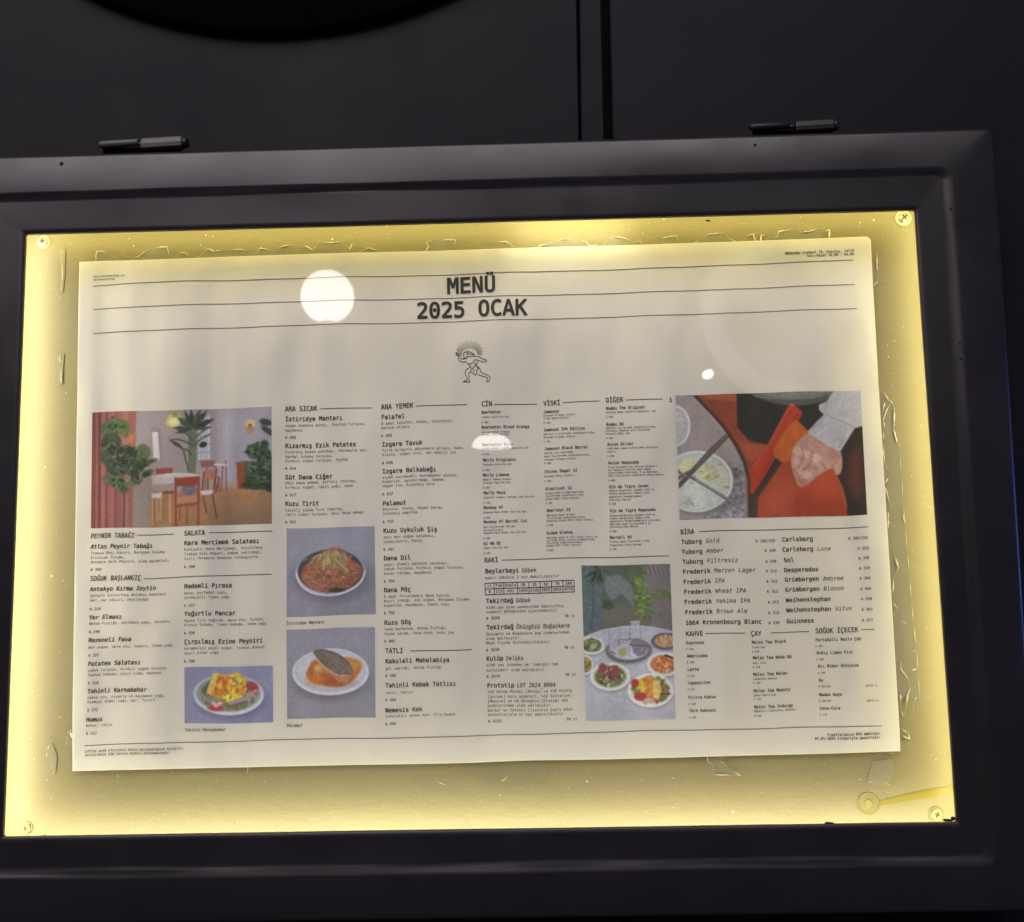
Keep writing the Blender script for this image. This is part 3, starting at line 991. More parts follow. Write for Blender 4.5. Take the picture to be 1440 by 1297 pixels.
block([(1057.2, [(904.7, 'n', 'Melez Tea Black'), (911, 'd', 'Siyah Çay'), (917, 'p', '140')]), (1058.6, [(926.6, 'n', 'Melez Tea Wake Up'), (933, 'd', 'Earl Grey'), (939, 'p', '140')]),
       (1059.2, [(949.8, 'n', 'Melez Tea Relax'), (955.5, 'd', 'Lavantalı Rezene'), (961, 'p', '140')]), (1059.8, [(973, 'n', 'Melez Tea Beauty'), (978.5, 'd', 'Şeker Maviş Çay'), (984, 'p', '140')]),
       (1060.6, [(995.7, 'n', 'Melez Tea Indulge'), (1001, 'd', 'Baharatlı Çikolatalı Rooibos'), (1007.6, 'p', '140')])], 'tea list', CN, 2.1, ds=0.012)
heading('SOĞUK İÇECEK', 1146.7, 890.8, (1210.6, 886.2), (1229.7, 885.6), 5.05)
cd = block([(1146.7, [(902.2, 'n', 'Portakallı Buzlu Çay'), (910.4, 'p', '200')]), (1148.3, [(920.5, 'n', 'Ardıç Limon Fizz'), (929, 'p', '200')]), (1150.2, [(939.3, 'n', 'Acı Biber Hibiscus'), (948, 'p', '200')]),
            (1151.4, [(959, 'n', 'Su'), (967, 'p', '50/100')]), (1151.8, [(979.5, 'n', 'Maden Suyu'), (987.7, 'p', '90/150')]), (1152.8, [(998.7, 'n', 'Coca-Cola'), (1007, 'p', '130')])], 'cold drinks list', CN, 2.1, ds=0.012)
Ink().text('35/75 cl', 1217.5, 966, 2.1, 0.012, res=1).text('20/75 cl', 1219, 987.2, 2.1, 0.012, res=1).build('section_text', label='bottle sizes beside the cold drinks')
cap = (('İstiridye Mantarı', 402, 878), ('Palamut', 403, 1022.8), ('Tahinli Karnabahar', 259.4, 1029.2))
for st, u, v in cap:
    Ink().text(st, u, v, 3.2, 0.008, 0.2, res=1, tall=1.1).build('photo_caption', label='caption ' + st)

# ------------------------------------------------------------------ printed photographs (dots of ink on a fine grid)


def lin(c):
    c = np.asarray(c, float) / 255.0
    return np.where(c <= 0.04045, c / 12.92, ((c + 0.055) / 1.055) ** 2.4)


PAPER_SEEN = lin((186, 176, 151))
PAPER_BASE = np.array((0.80, 0.755, 0.66))


def vnoise(X, Y, s, seed=0):
    r = np.random.RandomState(seed)
    tab = r.rand(64, 64)
    x, y = X / s, Y / s
    xi, yi = np.floor(x).astype(int), np.floor(y).astype(int)
    fx, fy = x - xi, y - yi
    fx, fy = fx * fx * (3 - 2 * fx), fy * fy * (3 - 2 * fy)
    g = lambda i, j: tab[i % 64, j % 64]
    return (g(xi, yi) * (1 - fx) + g(xi + 1, yi) * fx) * (1 - fy) + (g(xi, yi + 1) * (1 - fx) + g(xi + 1, yi + 1) * fx) * fy


class Pic:
    """paints a print in the coordinates of an enlargement of the photo"""

    def __init__(s, org, k, corners, nx, ny):
        s.org, s.k, s.c = np.array(org, float), k, np.array(corners, float)
        s.nx, s.ny = nx, ny
        U, V = np.meshgrid(np.linspace(0, 1, nx), np.linspace(0, 1, ny))
        tl, tr, brr, bl = s.c
        s.P = (tl[None, None] * ((1 - U) * (1 - V))[..., None] + tr * (U * (1 - V))[..., None] + brr * (U * V)[..., None] + bl * ((1 - U) * V)[..., None])
        s.X, s.Y = s.P[..., 0], s.P[..., 1]
        s.U, s.V = U, V
        s.img = np.zeros((ny, nx, 3))

    def mix(s, m, col, nz=0.0, ns=12, seed=1):
        col = np.array(col, float)
        c = np.broadcast_to(col, s.img.shape).copy()
        if nz:
            t = 0.65 * vnoise(s.X, s.Y, ns, seed) + 0.35 * vnoise(s.X, s.Y, ns * 0.45, seed + 5) - 0.5
            c = c * (1 + nz * 2 * t)[..., None]
        m = np.clip(m, 0, 1)[..., None]
        s.img = s.img * (1 - m) + c * m

    def dist(s, pts):
        inside = np.zeros(s.X.shape, bool)
        d = np.full(s.X.shape, 1e9)
        n = len(pts)
        for i in range(n):
            x0, y0 = pts[i]
            x1, y1 = pts[(i + 1) % n]
            if abs(y1 - y0) > 1e-9:
                cr = ((y0 > s.Y) != (y1 > s.Y)) & (s.X < (x1 - x0) * (s.Y - y0) / (y1 - y0) + x0)
                inside ^= cr
            dx, dy = x1 - x0, y1 - y0
            t = np.clip(((s.X - x0) * dx + (s.Y - y0) * dy) / max(dx * dx + dy * dy, 1e-9), 0, 1)
            d = np.minimum(d, np.hypot(s.X - x0 - t * dx, s.Y - y0 - t * dy))
        return np.where(inside, d, -d)

    def poly(s, pts, col, soft=4, a=1.0, nz=0.0, ns=12, seed=1, curve=False):
        if curve:
            q = list(pts) + [pts[0], pts[1]]
            pts = [tuple(p) for p in smooth(q, 4)[4:-4]] if len(pts) > 3 else pts
        s.mix(a * np.clip(0.5 + s.dist(pts) / (2 * soft), 0, 1), col, nz, ns, seed)

    def ell(s, cx_, cy_, rx, ry, col, soft=4, a=1.0, rot=0.0, nz=0.0, ns=12, seed=1):
        c, sn = math.cos(math.radians(rot)), math.sin(math.radians(rot))
        x, y = s.X - cx_, s.Y - cy_
        x, y = x * c + y * sn, -x * sn + y * c
        r = np.hypot(x / rx, y / ry)
        s.mix(a * np.clip(0.5 + (1 - r) * min(rx, ry) / (2 * soft), 0, 1), col, nz, ns, seed)

    def line(s, pts, w, col, soft=3, a=1.0):
        d = np.full(s.X.shape, 1e9)
        for (x0, y0), (x1, y1) in zip(pts[:-1], pts[1:]):
            dx, dy = x1 - x0, y1 - y0
            t = np.clip(((s.X - x0) * dx + (s.Y - y0) * dy) / max(dx * dx + dy * dy, 1e-9), 0, 1)
            d = np.minimum(d, np.hypot(s.X - x0 - t * dx, s.Y - y0 - t * dy))
        s.mix(a * np.clip(0.5 + (w / 2 - d) / (2 * soft), 0, 1), col)

    def leaf(s, x0, y0, x1, y1, w, col, a=1.0, nz=0.15):
        dx, dy = x1 - x0, y1 - y0
        L = math.hypot(dx, dy)
        nx_, ny_ = -dy / L * w, dx / L * w
        pts = [(x0, y0), (x0 + dx * .3 + nx_ * .8, y0 + dy * .3 + ny_ * .8), (x0 + dx * .6 + nx_, y0 + dy * .6 + ny_), (x1, y1), (x0 + dx * .6 - nx_, y0 + dy * .6 - ny_), (x0 + dx * .3 - nx_ * .8, y0 + dy * .3 - ny_ * .8)]
        s.poly(pts, col, 3, a, nz, 15, int(x1 + y1) % 50)
        s.line([(x0, y0), (x1, y1)], 2.5, tuple(c * 1.25 for c in col), 2, 0.6)

    def chunks(s, rnd, cols, n, region, rmin, rmax, a=0.9):
        """small irregular pieces of food scattered inside a region test"""
        x0, y0, x1, y1 = region[:4]
        k = 0
        while k < n:
            x, y = rnd.uniform(x0, x1), rnd.uniform(y0, y1)
            ex, ey = (x - (x0 + x1) / 2) / ((x1 - x0) / 2), (y - (y0 + y1) / 2) / ((y1 - y0) / 2)
            if ex * ex + ey * ey > 1:
                continue
            k += 1
            c = np.array(cols[rnd.randrange(len(cols))], float) * rnd.uniform(0.78, 1.2)
            r = rnd.uniform(rmin, rmax)
            s.ell(x, y, r, r * rnd.uniform(0.35, 0.8), c, 3, a, rnd.uniform(0, 180))

    def build(s, label):
        img = s.img
        # the softness of a small print
        for _ in range(2):
            g = 0.5 * img
            g[1:-1, 1:-1] += 0.125 * (img[:-2, 1:-1] + img[2:, 1:-1] + img[1:-1, :-2] + img[1:-1, 2:])
            g[0], g[-1], g[:, 0], g[:, -1] = img[0], img[-1], img[:, 0], img[:, -1]
            img = g
        r = np.random.RandomState(3)
        g = 0.88 * g * (1 + 0.05 * (vnoise(s.X, s.Y, 8, 3) - 0.5) * 2 + 0.06 * (vnoise(s.X, s.Y, 190, 12) - 0.5) * 2)[..., None]
        lum = (g * (0.3, 0.6, 0.1)).sum(-1, keepdims=True)
        g = lum + (g - lum) * 0.86
        g = g + np.array((5.0, 3.0, -6.0))
        g = np.clip(g, 0, 250)
        base = lin(g) / PAPER_SEEN * PAPER_BASE
        base = np.clip(base, 0.006, 0.95)
        uv = s.P.reshape(-1, 2) / s.k + s.org
        W = wave(uv.copy())
        P = at(W, Y_PHOTO)
        nx, ny = s.nx, s.ny
        ii = np.arange(nx * ny).reshape(ny, nx)
        F_ = np.stack([ii[:-1, :-1], ii[1:, :-1], ii[1:, 1:], ii[:-1, 1:]], -1).reshape(-1, 4)
        me = bpy.data.meshes.new('printed_photo')
        me.vertices.add(nx * ny)
        me.vertices.foreach_set('co', P.ravel())
        me.loops.add(F_.size)
        me.loops.foreach_set('vertex_index', F_.ravel())
        me.polygons.add(len(F_))
        me.polygons.foreach_set('loop_start', np.arange(len(F_)) * 4)
        me.update(calc_edges=True)
        at_ = me.color_attributes.new('print', 'FLOAT_COLOR', 'POINT')
        at_.data.foreach_set('color', np.concatenate([base.reshape(-1, 3), np.ones((nx * ny, 1))], 1).ravel())
        me.materials.append(M_print)
        o = bpy.data.objects.new('printed_photo', me)
        C.objects.link(o)
        o.parent = poster
        o['label'] = label
        return o


rd = random.Random(11)
# --- dining room
p = Pic((110, 560), 4.966, ((98, 102), (1350, 62), (1352, 878), (88, 910)), 330, 215)
p.img[:] = (150, 135, 134)
p.mix(np.clip((p.X - 850) / 300, 0, 1), (152, 144, 152))
p.mix(np.clip(1 - abs(p.X - 1040) / 70, 0, 1) * 0.5, (178, 172, 182))
p.poly([(60, 60), (405, 60), (395, 620), (390, 930), (60, 930)], (146, 84, 82), 8)
for x, w, c, a in ((110, 26, (118, 55, 60), .8), (150, 14, (92, 45, 48), .9), (178, 16, (165, 100, 98), .7), (200, 12, (105, 52, 52), .8), (240, 20, (165, 96, 94), .5), (265, 14, (112, 62, 58), .6), (330, 40, (170, 112, 108), .6), (385, 20, (140, 90, 86), .6)):
    p.line([(x, 60), (x - 4, 930)], w, c, 6, a)
p.poly([(385, 560), (510, 540), (512, 930), (380, 930)], (142, 124, 116), 8, nz=.05)
p.poly([(500, 690), (700, 660), (860, 640), (1100, 628), (1360, 655), (1360, 930), (500, 930)], (150, 108, 76), 8, nz=.08, ns=40)
p.ell(1070, 640, 110, 40, (178, 120, 76), 40, .8)
p.poly([(1000, 800), (1360, 720), (1360, 930), (900, 930)], (128, 100, 78), 60, .7)
p.poly([(505, 205), (575, 200), (585, 430), (520, 436)], (136, 122, 122), 5)
p.poly([(516, 236), (557, 234), (570, 430), (526, 432)], (208, 192, 190), 4)
p.poly([(842, 160), (918, 118), (922, 424), (838, 432)], (186, 182, 188), 4)
for x in (860, 880, 900):
    p.line([(x, 130), (x - 4, 430)], 5, (120, 115, 118), 3, .8)
for y in (200, 260, 320, 375):
    p.line([(838, y + 8), (922, y)], 5, (110, 106, 108), 3, .8)
p.poly([(925, 90), (960, 90), (965, 440), (925, 440)], (140, 128, 134), 10, .7)
p.poly([(608, 160), (645, 105), (690, 92), (718, 150), (690, 200), (640, 202)], (196, 176, 96), 5, curve=True)
p.ell(672, 165, 32, 26, (228, 216, 150), 14)
p.ell(675, 110, 25, 20, (150, 128, 70), 8)
p.ell(1202, 180, 36, 28, (204, 172, 108), 8)
p.ell(1200, 220, 24, 30, (160, 122, 82), 8)
p.ell(1200, 190, 12, 10, (110, 80, 50), 4)
# central palm
p.poly([(764, 190), (832, 188), (826, 430), (818, 525), (765, 525), (770, 380)], (104, 114, 92), 5, nz=.12)
for x in (778, 795, 812):
    p.line([(x, 195), (x, 520)], 6, (78, 86, 70), 3, .7)
for (x1, y1, w, c) in ((740, 82, 16, (62, 70, 60)), (788, 70, 16, (50, 58, 52)), (858, 72, 22, (74, 82, 70)), (906, 76, 20, (60, 70, 60)), (955, 140, 20, (48, 56, 50)), (930, 205, 14, (66, 74, 64)), (690, 130, 22, (70, 80, 68)), (652, 205, 14, (60, 70, 56)), (676, 242, 14, (58, 66, 56))):
    p.leaf(798, 215, x1, y1, w, c)
for pts in ([(800, 300), (760, 250), (700, 225)], [(800, 330), (740, 300), (690, 285), (640, 292)], [(790, 400), (760, 360), (720, 350)], [(820, 270), (870, 230), (920, 195)], [(810, 330), (850, 290), (920, 250)], [(770, 500), (748, 420), (735, 360)]):
    p.line(pts, 11, (70, 80, 64), 4)
p.leaf(735, 350, 640, 292, 14, (62, 70, 58))
p.ell(872, 324, 28, 20, (42, 44, 42), 4, 1, -20)
# left fig plant
p.line([(318, 930), (322, 640), (300, 520)], 10, (70, 50, 44), 4)
for (x, y, rx, ry, rot, c) in ((255, 205, 95, 60, -10, (78, 100, 58)), (205, 230, 50, 50, 20, (70, 92, 58)), (330, 220, 30, 60, 0, (84, 98, 56)), (230, 320, 70, 75, 15, (56, 70, 54)), (200, 410, 45, 70, 0, (60, 74, 58)), (270, 480, 75, 70, 20, (52, 66, 56)),
                               (340, 420, 75, 88, -15, (42, 48, 44)), (420, 440, 60, 85, 15, (50, 62, 52)), (455, 375, 52, 55, -30, (76, 92, 66)), (385, 500, 50, 60, 0, (46, 56, 48)), (320, 520, 45, 36, 0, (66, 78, 72)), (480, 525, 46, 22, -30, (44, 54, 46)), (505, 440, 48, 16, -18, (62, 76, 62)),
                               (240, 585, 75, 34, 22, (76, 90, 66)), (290, 610, 50, 34, 15, (82, 96, 72)), (390, 580, 60, 32, -25, (96, 106, 88)), (320, 640, 30, 30, 0, (70, 84, 62))):
    p.ell(x, y, rx, ry, c, 6, .95, rot, .2, 20, x % 40)
for pts in ([(285, 440), (300, 400), (340, 370)], [(400, 460), (410, 420), (440, 380)], [(210, 260), (250, 200), (300, 160)], [(230, 350), (200, 300)], [(280, 480), (330, 470), (390, 470)]):
    p.line(pts, 4, (118, 130, 116), 3, .6)
for k in range(150):
    cx0, cy0, sx, sy = ((255, 205, 60, 40), (230, 330, 50, 50), (300, 460, 70, 70), (420, 430, 55, 65), (270, 590, 60, 26), (380, 570, 50, 26))[k % 6]
    x, y, a_ = rd.gauss(cx0, sx * .6), rd.gauss(cy0, sy * .6), rd.uniform(0, 6.28)
    L_len = rd.uniform(22, 52)
    p.leaf(x, y, x + L_len * math.cos(a_), y + L_len * math.sin(a_) * .8, rd.uniform(7, 14), ((40, 50, 40), (58, 72, 52), (78, 94, 62), (34, 40, 36), (92, 104, 80))[rd.randrange(5)], .75)
p.poly([(355, 260), (392, 250), (385, 315), (345, 310)], (190, 104, 62), 8, .9)
p.ell(345, 560, 24, 26, (160, 108, 100), 6, .8)
# right plants and planter
p.poly([(1100, 448), (1190, 438), (1180, 640), (1108, 634)], (138, 66, 48), 4)
p.line([(1104, 450), (1110, 634)], 8, (196, 140, 112), 3, .7)
for (x, y, rx, ry, rot, c) in ((1235, 375, 62, 56, 10, (56, 76, 58)), (1300, 330, 30, 34, 0, (50, 66, 54)), (1220, 500, 60, 60, 20, (66, 86, 62)), (1305, 460, 60, 110, 0, (52, 70, 58)), (1270, 560, 110, 50, 0, (52, 68, 54)), (1310, 172, 44, 24, 15, (48, 62, 52)), (1325, 232, 56, 20, 35, (52, 64, 58)), (1250, 608, 110, 36, 0, (44, 56, 46)), (1340, 600, 60, 60, 0, (42, 54, 48))):
    p.ell(x, y, rx, ry, c, 6, .95, rot, .25, 18, x % 40)
for pts in ([(1190, 470), (1230, 500), (1250, 560)], [(1210, 350), (1250, 380), (1280, 420)], [(1320, 400), (1300, 480)], [(1180, 540), (1240, 540)]):
    p.line(pts, 4, (112, 132, 104), 3, .6)
for k in range(90):
    cx0, cy0, sx, sy = ((1235, 375, 50, 44), (1230, 510, 50, 46), (1305, 450, 40, 80), (1260, 580, 80, 30))[k % 4]
    x, y, a_ = rd.gauss(cx0, sx * .6), rd.gauss(cy0, sy * .6), rd.uniform(0, 6.28)
    L_len = rd.uniform(20, 48)
    p.leaf(x, y, x + L_len * math.cos(a_), y + L_len * math.sin(a_) * .8, rd.uniform(7, 13), ((38, 50, 42), (56, 74, 56), (74, 96, 66), (32, 42, 36), (96, 112, 90))[rd.randrange(5)], .75)
# table and chairs
for pts in ([(900, 460), (880, 660)], [(960, 450), (960, 640)], [(1030, 440), (1035, 640)], [(975, 545), (990, 660)], [(1010, 470), (1000, 640)]):
    p.line(pts, 10, (124, 74, 70), 3, .9)
p.poly([(850, 440), (950, 432), (955, 480), (860, 485)], (132, 84, 80), 5)
p.poly([(950, 455), (1045, 462), (1040, 474), (950, 470)], (198, 180, 174), 4)
p.poly([(540, 490), (662, 484), (655, 530), (542, 532)], (146, 66, 58), 4)
for pts in ([(522, 600), (515, 880)], [(580, 610), (572, 840)], [(548, 700), (552, 850)], [(640, 640), (640, 860)]):
    p.line(pts, 12, (184, 138, 96), 4)
for x in (530, 600, 620, 655):
    p.line([(x, 640), (x + 4, 880)], 10, (150, 96, 60), 5, .7)
p.ell(690, 548, 165, 27, (196, 180, 170), 4)
p.poly([(518, 550), (700, 545), (672, 590), (520, 604)], (186, 170, 160), 6)
p.poly([(515, 665), (580, 660), (578, 695), (515, 695)], (206, 190, 178), 5)
p.poly([(590, 650), (670, 645), (668, 664), (590, 668)], (110, 66, 50), 4)
p.poly([(885, 502), (972, 492), (962, 572), (882, 572)], (166, 100, 78), 4, nz=.1)
for pts in ([(880, 520), (862, 650)], [(965, 500), (945, 650)], [(868, 660), (895, 800)], [(935, 660), (968, 840)], [(905, 570), (905, 640)], [(985, 560), (962, 660)]):
    p.line(pts, 12, (124, 60, 48), 3)
p.poly([(848, 648), (945, 640), (935, 672), (862, 678)], (196, 178, 176), 4)
p.ell(775, 640, 56, 42, (112, 96, 112), 8, nz=.15)
p.poly([(676, 556), (852, 543), (846, 604), (780, 616), (684, 612)], (140, 58, 48), 4)
p.line([(680, 560), (850, 548)], 6, (178, 92, 76), 3, .7)
for pts in ([(680, 560), (682, 900)], [(842, 560), (838, 890)], [(710, 740), (708, 850)], [(760, 740), (758, 880)]):
    p.line(pts, 17 if pts[0][1] < 600 else 10, (142, 62, 48), 3)
p.poly([(690, 690), (830, 676), (825, 718), (690, 735)], (176, 112, 92), 4)
p.line([(692, 752), (828, 738)], 18, (140, 64, 48), 3)
p.build('printed photo of a dining room with plants and red chairs')

# --- serving hand with an orange dish
p = Pic((940, 540), 4.966, ((50, 80), (1340, 45), (1388, 915), (78, 947)), 330, 215)
p.img[:] = (48, 46, 48)
p.poly([(150, 60), (475, 60), (480, 300), (560, 395), (700, 425), (720, 450), (600, 680), (560, 640), (470, 430)], (140, 64, 52), 4, nz=.08, ns=60)
p.poly([(215, 60), (475, 60), (474, 126), (330, 108), (260, 100)], (166, 82, 56), 6)
p.poly([(500, 400), (620, 425), (690, 430), (600, 560), (545, 520)], (176, 78, 52), 18, .8)
p.poly([(1180, 600), (1215, 470), (1300, 310), (1360, 285), (1400, 930), (1240, 930)], (46, 40, 42), 5)
p.poly([(1270, 480), (1340, 440), (1360, 760), (1300, 810), (1240, 690)], (88, 46, 46), 30, .8)
p.ell(860, 55, 270, 62, (112, 104, 100), 10, .9, nz=.18, ns=18)  # grey arc: part print, part the large shade's reflection painted in
p.line([(590, 80), (700, 105), (850, 118), (1000, 108), (1110, 75)], 7, (148, 138, 132), 5, .7)
# table
p.poly([(30, 60), (172, 85), (300, 220), (370, 310), (450, 430), (510, 550), (540, 680), (548, 960), (30, 960)], (150, 136, 132), 4, nz=.05, ns=60)
p.poly([(400, 560), (520, 560), (545, 960), (220, 960), (330, 880), (430, 760)], (112, 110, 114), 22, .9, nz=.42, ns=22)
p.poly([(230, 930), (540, 840), (545, 960), (220, 960)], (150, 150, 156), 16, .6, nz=.5, ns=18)
p.line([(172, 82), (300, 222), (370, 308), (452, 428), (515, 550), (548, 680), (556, 950)], 12, (206, 190, 178), 4, .55)
p.line([(186, 80), (312, 214), (392, 306), (472, 424), (530, 545), (562, 680), (566, 950)], 24, (76, 52, 50), 4)
p.line([(545, 650), (552, 950)], 16, (146, 84, 70), 5, .6)
p.ell(40, 290, 114, 146, (206, 200, 190), 5)
p.ell(38, 290, 98, 128, (150, 148, 144), 6)
p.ell(36, 292, 94, 122, (176, 174, 168), 8, nz=.1)
p.ell(205, 690, 258, 224, (108, 100, 100), 14, .55)
p.ell(200, 680, 252, 216, (206, 203, 190), 4)
p.ell(196, 682, 236, 200, (172, 172, 160), 5)
p.ell(194, 684, 228, 194, (188, 190, 176), 8, nz=.06, ns=40)
p.ell(120, 570, 70, 34, (206, 200, 130), 18, .9, -10)
p.ell(280, 630, 90, 40, (198, 190, 140), 22, .8, 25)
for k in range(46):
    x, y = rd.gauss(270, 60), rd.gauss(640, 40)
    p.ell(x, y, rd.uniform(6, 16), rd.uniform(3, 6), ((150, 150, 76), (206, 190, 88), (128, 132, 84))[k % 3], 3, .8, rd.uniform(-40, 60))
for k in range(16):
    p.ell(rd.gauss(150, 22), rd.gauss(820, 26), rd.uniform(4, 12), 4, (136, 142, 92), 3, .8, rd.uniform(0, 90))
p.ell(410, 725, 22, 8, (140, 136, 80), 3, .9, 10)
for k in range(30):
    p.ell(rd.uniform(70, 380), rd.uniform(540, 850), rd.uniform(6, 14), 3, (168, 170, 156), 3, .6, rd.uniform(0, 180))
p.poly([(398, 352), (424, 372), (330, 470), (205, 592), (75, 732), (68, 690), (160, 590), (290, 450)], (86, 76, 72), 3)
p.line([(408, 364), (300, 468), (190, 582)], 5, (150, 138, 130), 3, .8)
p.line([(62, 600), (100, 630), (170, 655), (330, 755), (520, 884)], 20, (98, 92, 90), 3)
p.line([(190, 664), (330, 752), (515, 878)], 6, (176, 168, 162), 3, .9)
p.line([(62, 660), (110, 630), (170, 600)], 22, (90, 82, 78), 4)
p.line([(60, 585), (120, 640)], 7, (190, 184, 172), 3, .7)
# apron and dish
p.poly([(480, 60), (1120, 60), (1062, 150), (1080, 220), (972, 320), (905, 210), (862, 150), (690, 424), (590, 408), (520, 350), (486, 300)], (47, 46, 47), 4, nz=.08, ns=50)
p.ell(860, 52, 250, 54, (108, 102, 99), 10, .9, nz=.18, ns=18)  # same arc again over the apron, mirrored shade included in its colour
p.line([(600, 82), (700, 102), (850, 110), (1000, 100), (1080, 78)], 6, (138, 130, 126), 5, .6)
p.poly([(562, 740), (600, 770), (640, 800), (632, 960), (562, 960)], (58, 52, 52), 4)
p.poly([(868, 142), (912, 178), (928, 220), (850, 350), (752, 510), (592, 768), (574, 690), (578, 590), (690, 430), (800, 226), (836, 158)], (182, 56, 40), 4, nz=.05, ns=60, curve=True)
p.line([(868, 150), (830, 190), (770, 300), (700, 430), (590, 590)], 12, (206, 84, 62), 7, .6)
p.line([(912, 190), (840, 330), (735, 490), (598, 740)], 12, (146, 42, 36), 8, .6)
p.poly([(892, 250), (974, 330), (905, 450), (880, 540), (792, 552), (734, 458)], (190, 86, 38), 5, nz=.06, ns=40, curve=True)
p.poly([(760, 520), (792, 552), (640, 790), (596, 768)], (56, 50, 52), 4)
p.poly([(790, 555), (880, 530), (935, 700), (1140, 585), (1200, 690), (1240, 800), (1250, 940), (625, 940), (625, 800)], (164, 60, 42), 5, nz=.06, ns=70)
p.poly([(640, 800), (800, 620), (900, 720), (820, 940), (630, 940)], (176, 72, 46), 60, .6)
p.ell(1010, 860, 150, 70, (138, 46, 36), 60, .6)
p.ell(760, 860, 80, 90, (186, 80, 52), 60, .5)
p.ell(1090, 700, 70, 90, (182, 66, 46), 50, .6)
p.line([(920, 730), (900, 830), (910, 930)], 26, (140, 48, 36), 20, .5)
p.line([(1150, 600), (1215, 720), (1240, 860)], 12, (200, 96, 74), 8, .5)
# hand, cuff
p.poly([(905, 400), (980, 338), (1090, 400), (1195, 460), (1214, 560), (1200, 622), (1170, 630), (1142, 588), (1060, 630), (932, 722), (880, 650), (858, 548), (868, 460)], (172, 126, 112), 5, nz=.08, ns=24, curve=True)
for (x, y, rx, ry, rot, c, a) in ((905, 470, 34, 30, 30, (198, 158, 142), .8), (965, 488, 34, 28, 30, (208, 166, 150), .8), (1030, 520, 36, 34, 20, (204, 164, 150), .8), (885, 545, 26, 34, 10, (196, 152, 136), .8), (1080, 470, 70, 40, 30, (178, 128, 116), .7), (968, 640, 34, 22, -40, (202, 150, 134), .8), (920, 590, 22, 50, 10, (188, 138, 122), .7), (1185, 560, 22, 52, 10, (190, 132, 112), .8), (1150, 500, 50, 36, 30, (160, 106, 94), .6), (940, 690, 26, 26, 0, (164, 98, 84), .8), (1085, 560, 46, 28, 10, (180, 134, 122), .7)):
    p.ell(x, y, rx, ry, c, 10, a, rot)
for pts in ([(930, 440), (945, 520), (905, 590)], [(1000, 470), (1000, 540), (950, 600)], [(880, 600), (905, 640), (920, 690)], [(1060, 540), (1100, 590)], [(1140, 585), (1165, 540)], [(935, 600), (985, 580), (1040, 590)]):
    p.line(pts, 8, (126, 80, 72), 6, .7)
for k in range(60):
    x, y = rd.uniform(880, 1190), rd.uniform(400, 690)
    if p.dist([(905, 400), (980, 338), (1195, 460), (1214, 560), (1142, 588), (932, 722), (868, 460)])[min(p.ny - 1, max(0, int((y - 62) / 850 * p.ny))), min(p.nx - 1, max(0, int((x - 65) / 1300 * p.nx)))] > 14:
        p.ell(x, y, rd.uniform(8, 22), rd.uniform(4, 9), ((196, 150, 134), (150, 104, 92), (182, 136, 120))[k % 3], 6, .4, rd.uniform(20, 80))
p.poly([(1165, 30), (1350, 30), (1360, 290), (1300, 308), (1200, 468), (1090, 410), (972, 335), (1040, 260), (1085, 215), (1050, 180), (1052, 145), (1105, 122)], (170, 164, 168), 4, nz=.05, ns=50)
for pts, w, c in (([(1085, 205), (1150, 235), (1220, 260), (1300, 300)], 5, (120, 112, 116)), ([(985, 325), (1050, 280), (1100, 220)], 10, (140, 136, 142)), ([(1040, 350), (1110, 300)], 14, (188, 184, 186)), ([(1180, 380), (1220, 400), (1190, 440)], 12, (136, 130, 136)), ([(1240, 320), (1190, 430)], 10, (148, 142, 148)), ([(1110, 130), (1085, 190)], 10, (140, 136, 140)), ([(1220, 60), (1180, 180)], 16, (182, 176, 180)), ([(980, 345), (1090, 412), (1195, 462)], 6, (200, 196, 196))):
    p.line(pts, w, c, 6, .7)
p.build('printed photo of a hand serving from an orange dish')

# --- mushroom plate
p = Pic((390, 730), 5.143, ((67, 68), (703, 52), (712, 688), (68, 706)), 190, 190)
p.img[:] = (140, 136, 149)
p.mix(np.clip((p.Y - 480) / 240, 0, 1) * .7, (128, 123, 138))
p.mix(0.25 * vnoise(p.X, p.Y, 60, 8), (160, 156, 168))
p.ell(400, 432, 275, 150, (100, 95, 110), 46, .85)
p.ell(385, 386, 252, 168, (176, 170, 176), 4)
p.line([tuple(q) for q in smooth([(136, 385), (150, 440), (190, 495), (260, 535), (350, 553), (430, 550), (520, 520), (590, 465), (634, 385)], 5)], 8, (226, 220, 224), 3)
p.ell(385, 376, 238, 158, (70, 68, 74), 5)
p.poly([(172, 410), (185, 350), (240, 300), (330, 235), (400, 205), (470, 218), (545, 300), (612, 350), (606, 410), (560, 460), (515, 500), (430, 500), (380, 530), (280, 515), (205, 470)], (150, 90, 72), 5, nz=.3, ns=14, curve=True)
for k in range(150):
    x, y = rd.gauss(390, 110), rd.gauss(405, 65)
    if ((x - 390) / 215) ** 2 + ((y - 385) / 140) ** 2 < 1:
        p.ell(x, y, rd.uniform(8, 28), rd.uniform(4, 9), ((176, 104, 80), (190, 124, 92), (118, 66, 54), (156, 84, 64), (170, 110, 96))[k % 5], 3, .75, rd.uniform(-60, 60))
for k in range(45):
    x = rd.gauss(370, 70)
    p.line([(x, 225 + abs(x - 390) * .35), (x + rd.uniform(-50, 40), 300 + rd.uniform(-30, 60))], rd.uniform(6, 14), ((168, 150, 98), (140, 126, 74), (186, 168, 124), (120, 104, 70))[k % 4], 3, .75)
p.line([(405, 285), (450, 330), (505, 388)], 36, (132, 118, 70), 5)
p.line([(412, 285), (455, 325), (508, 380)], 16, (170, 154, 98), 5, .9)
p.line([(330, 280), (265, 345)], 22, (140, 106, 80), 4)
for k in range(26):
    p.ell(rd.gauss(310, 40), rd.gauss(410, 40), rd.uniform(4, 14), 3, (92, 96, 60), 2, .7, rd.uniform(0, 180))
p.ell(430, 516, 55, 16, (62, 62, 56), 5)
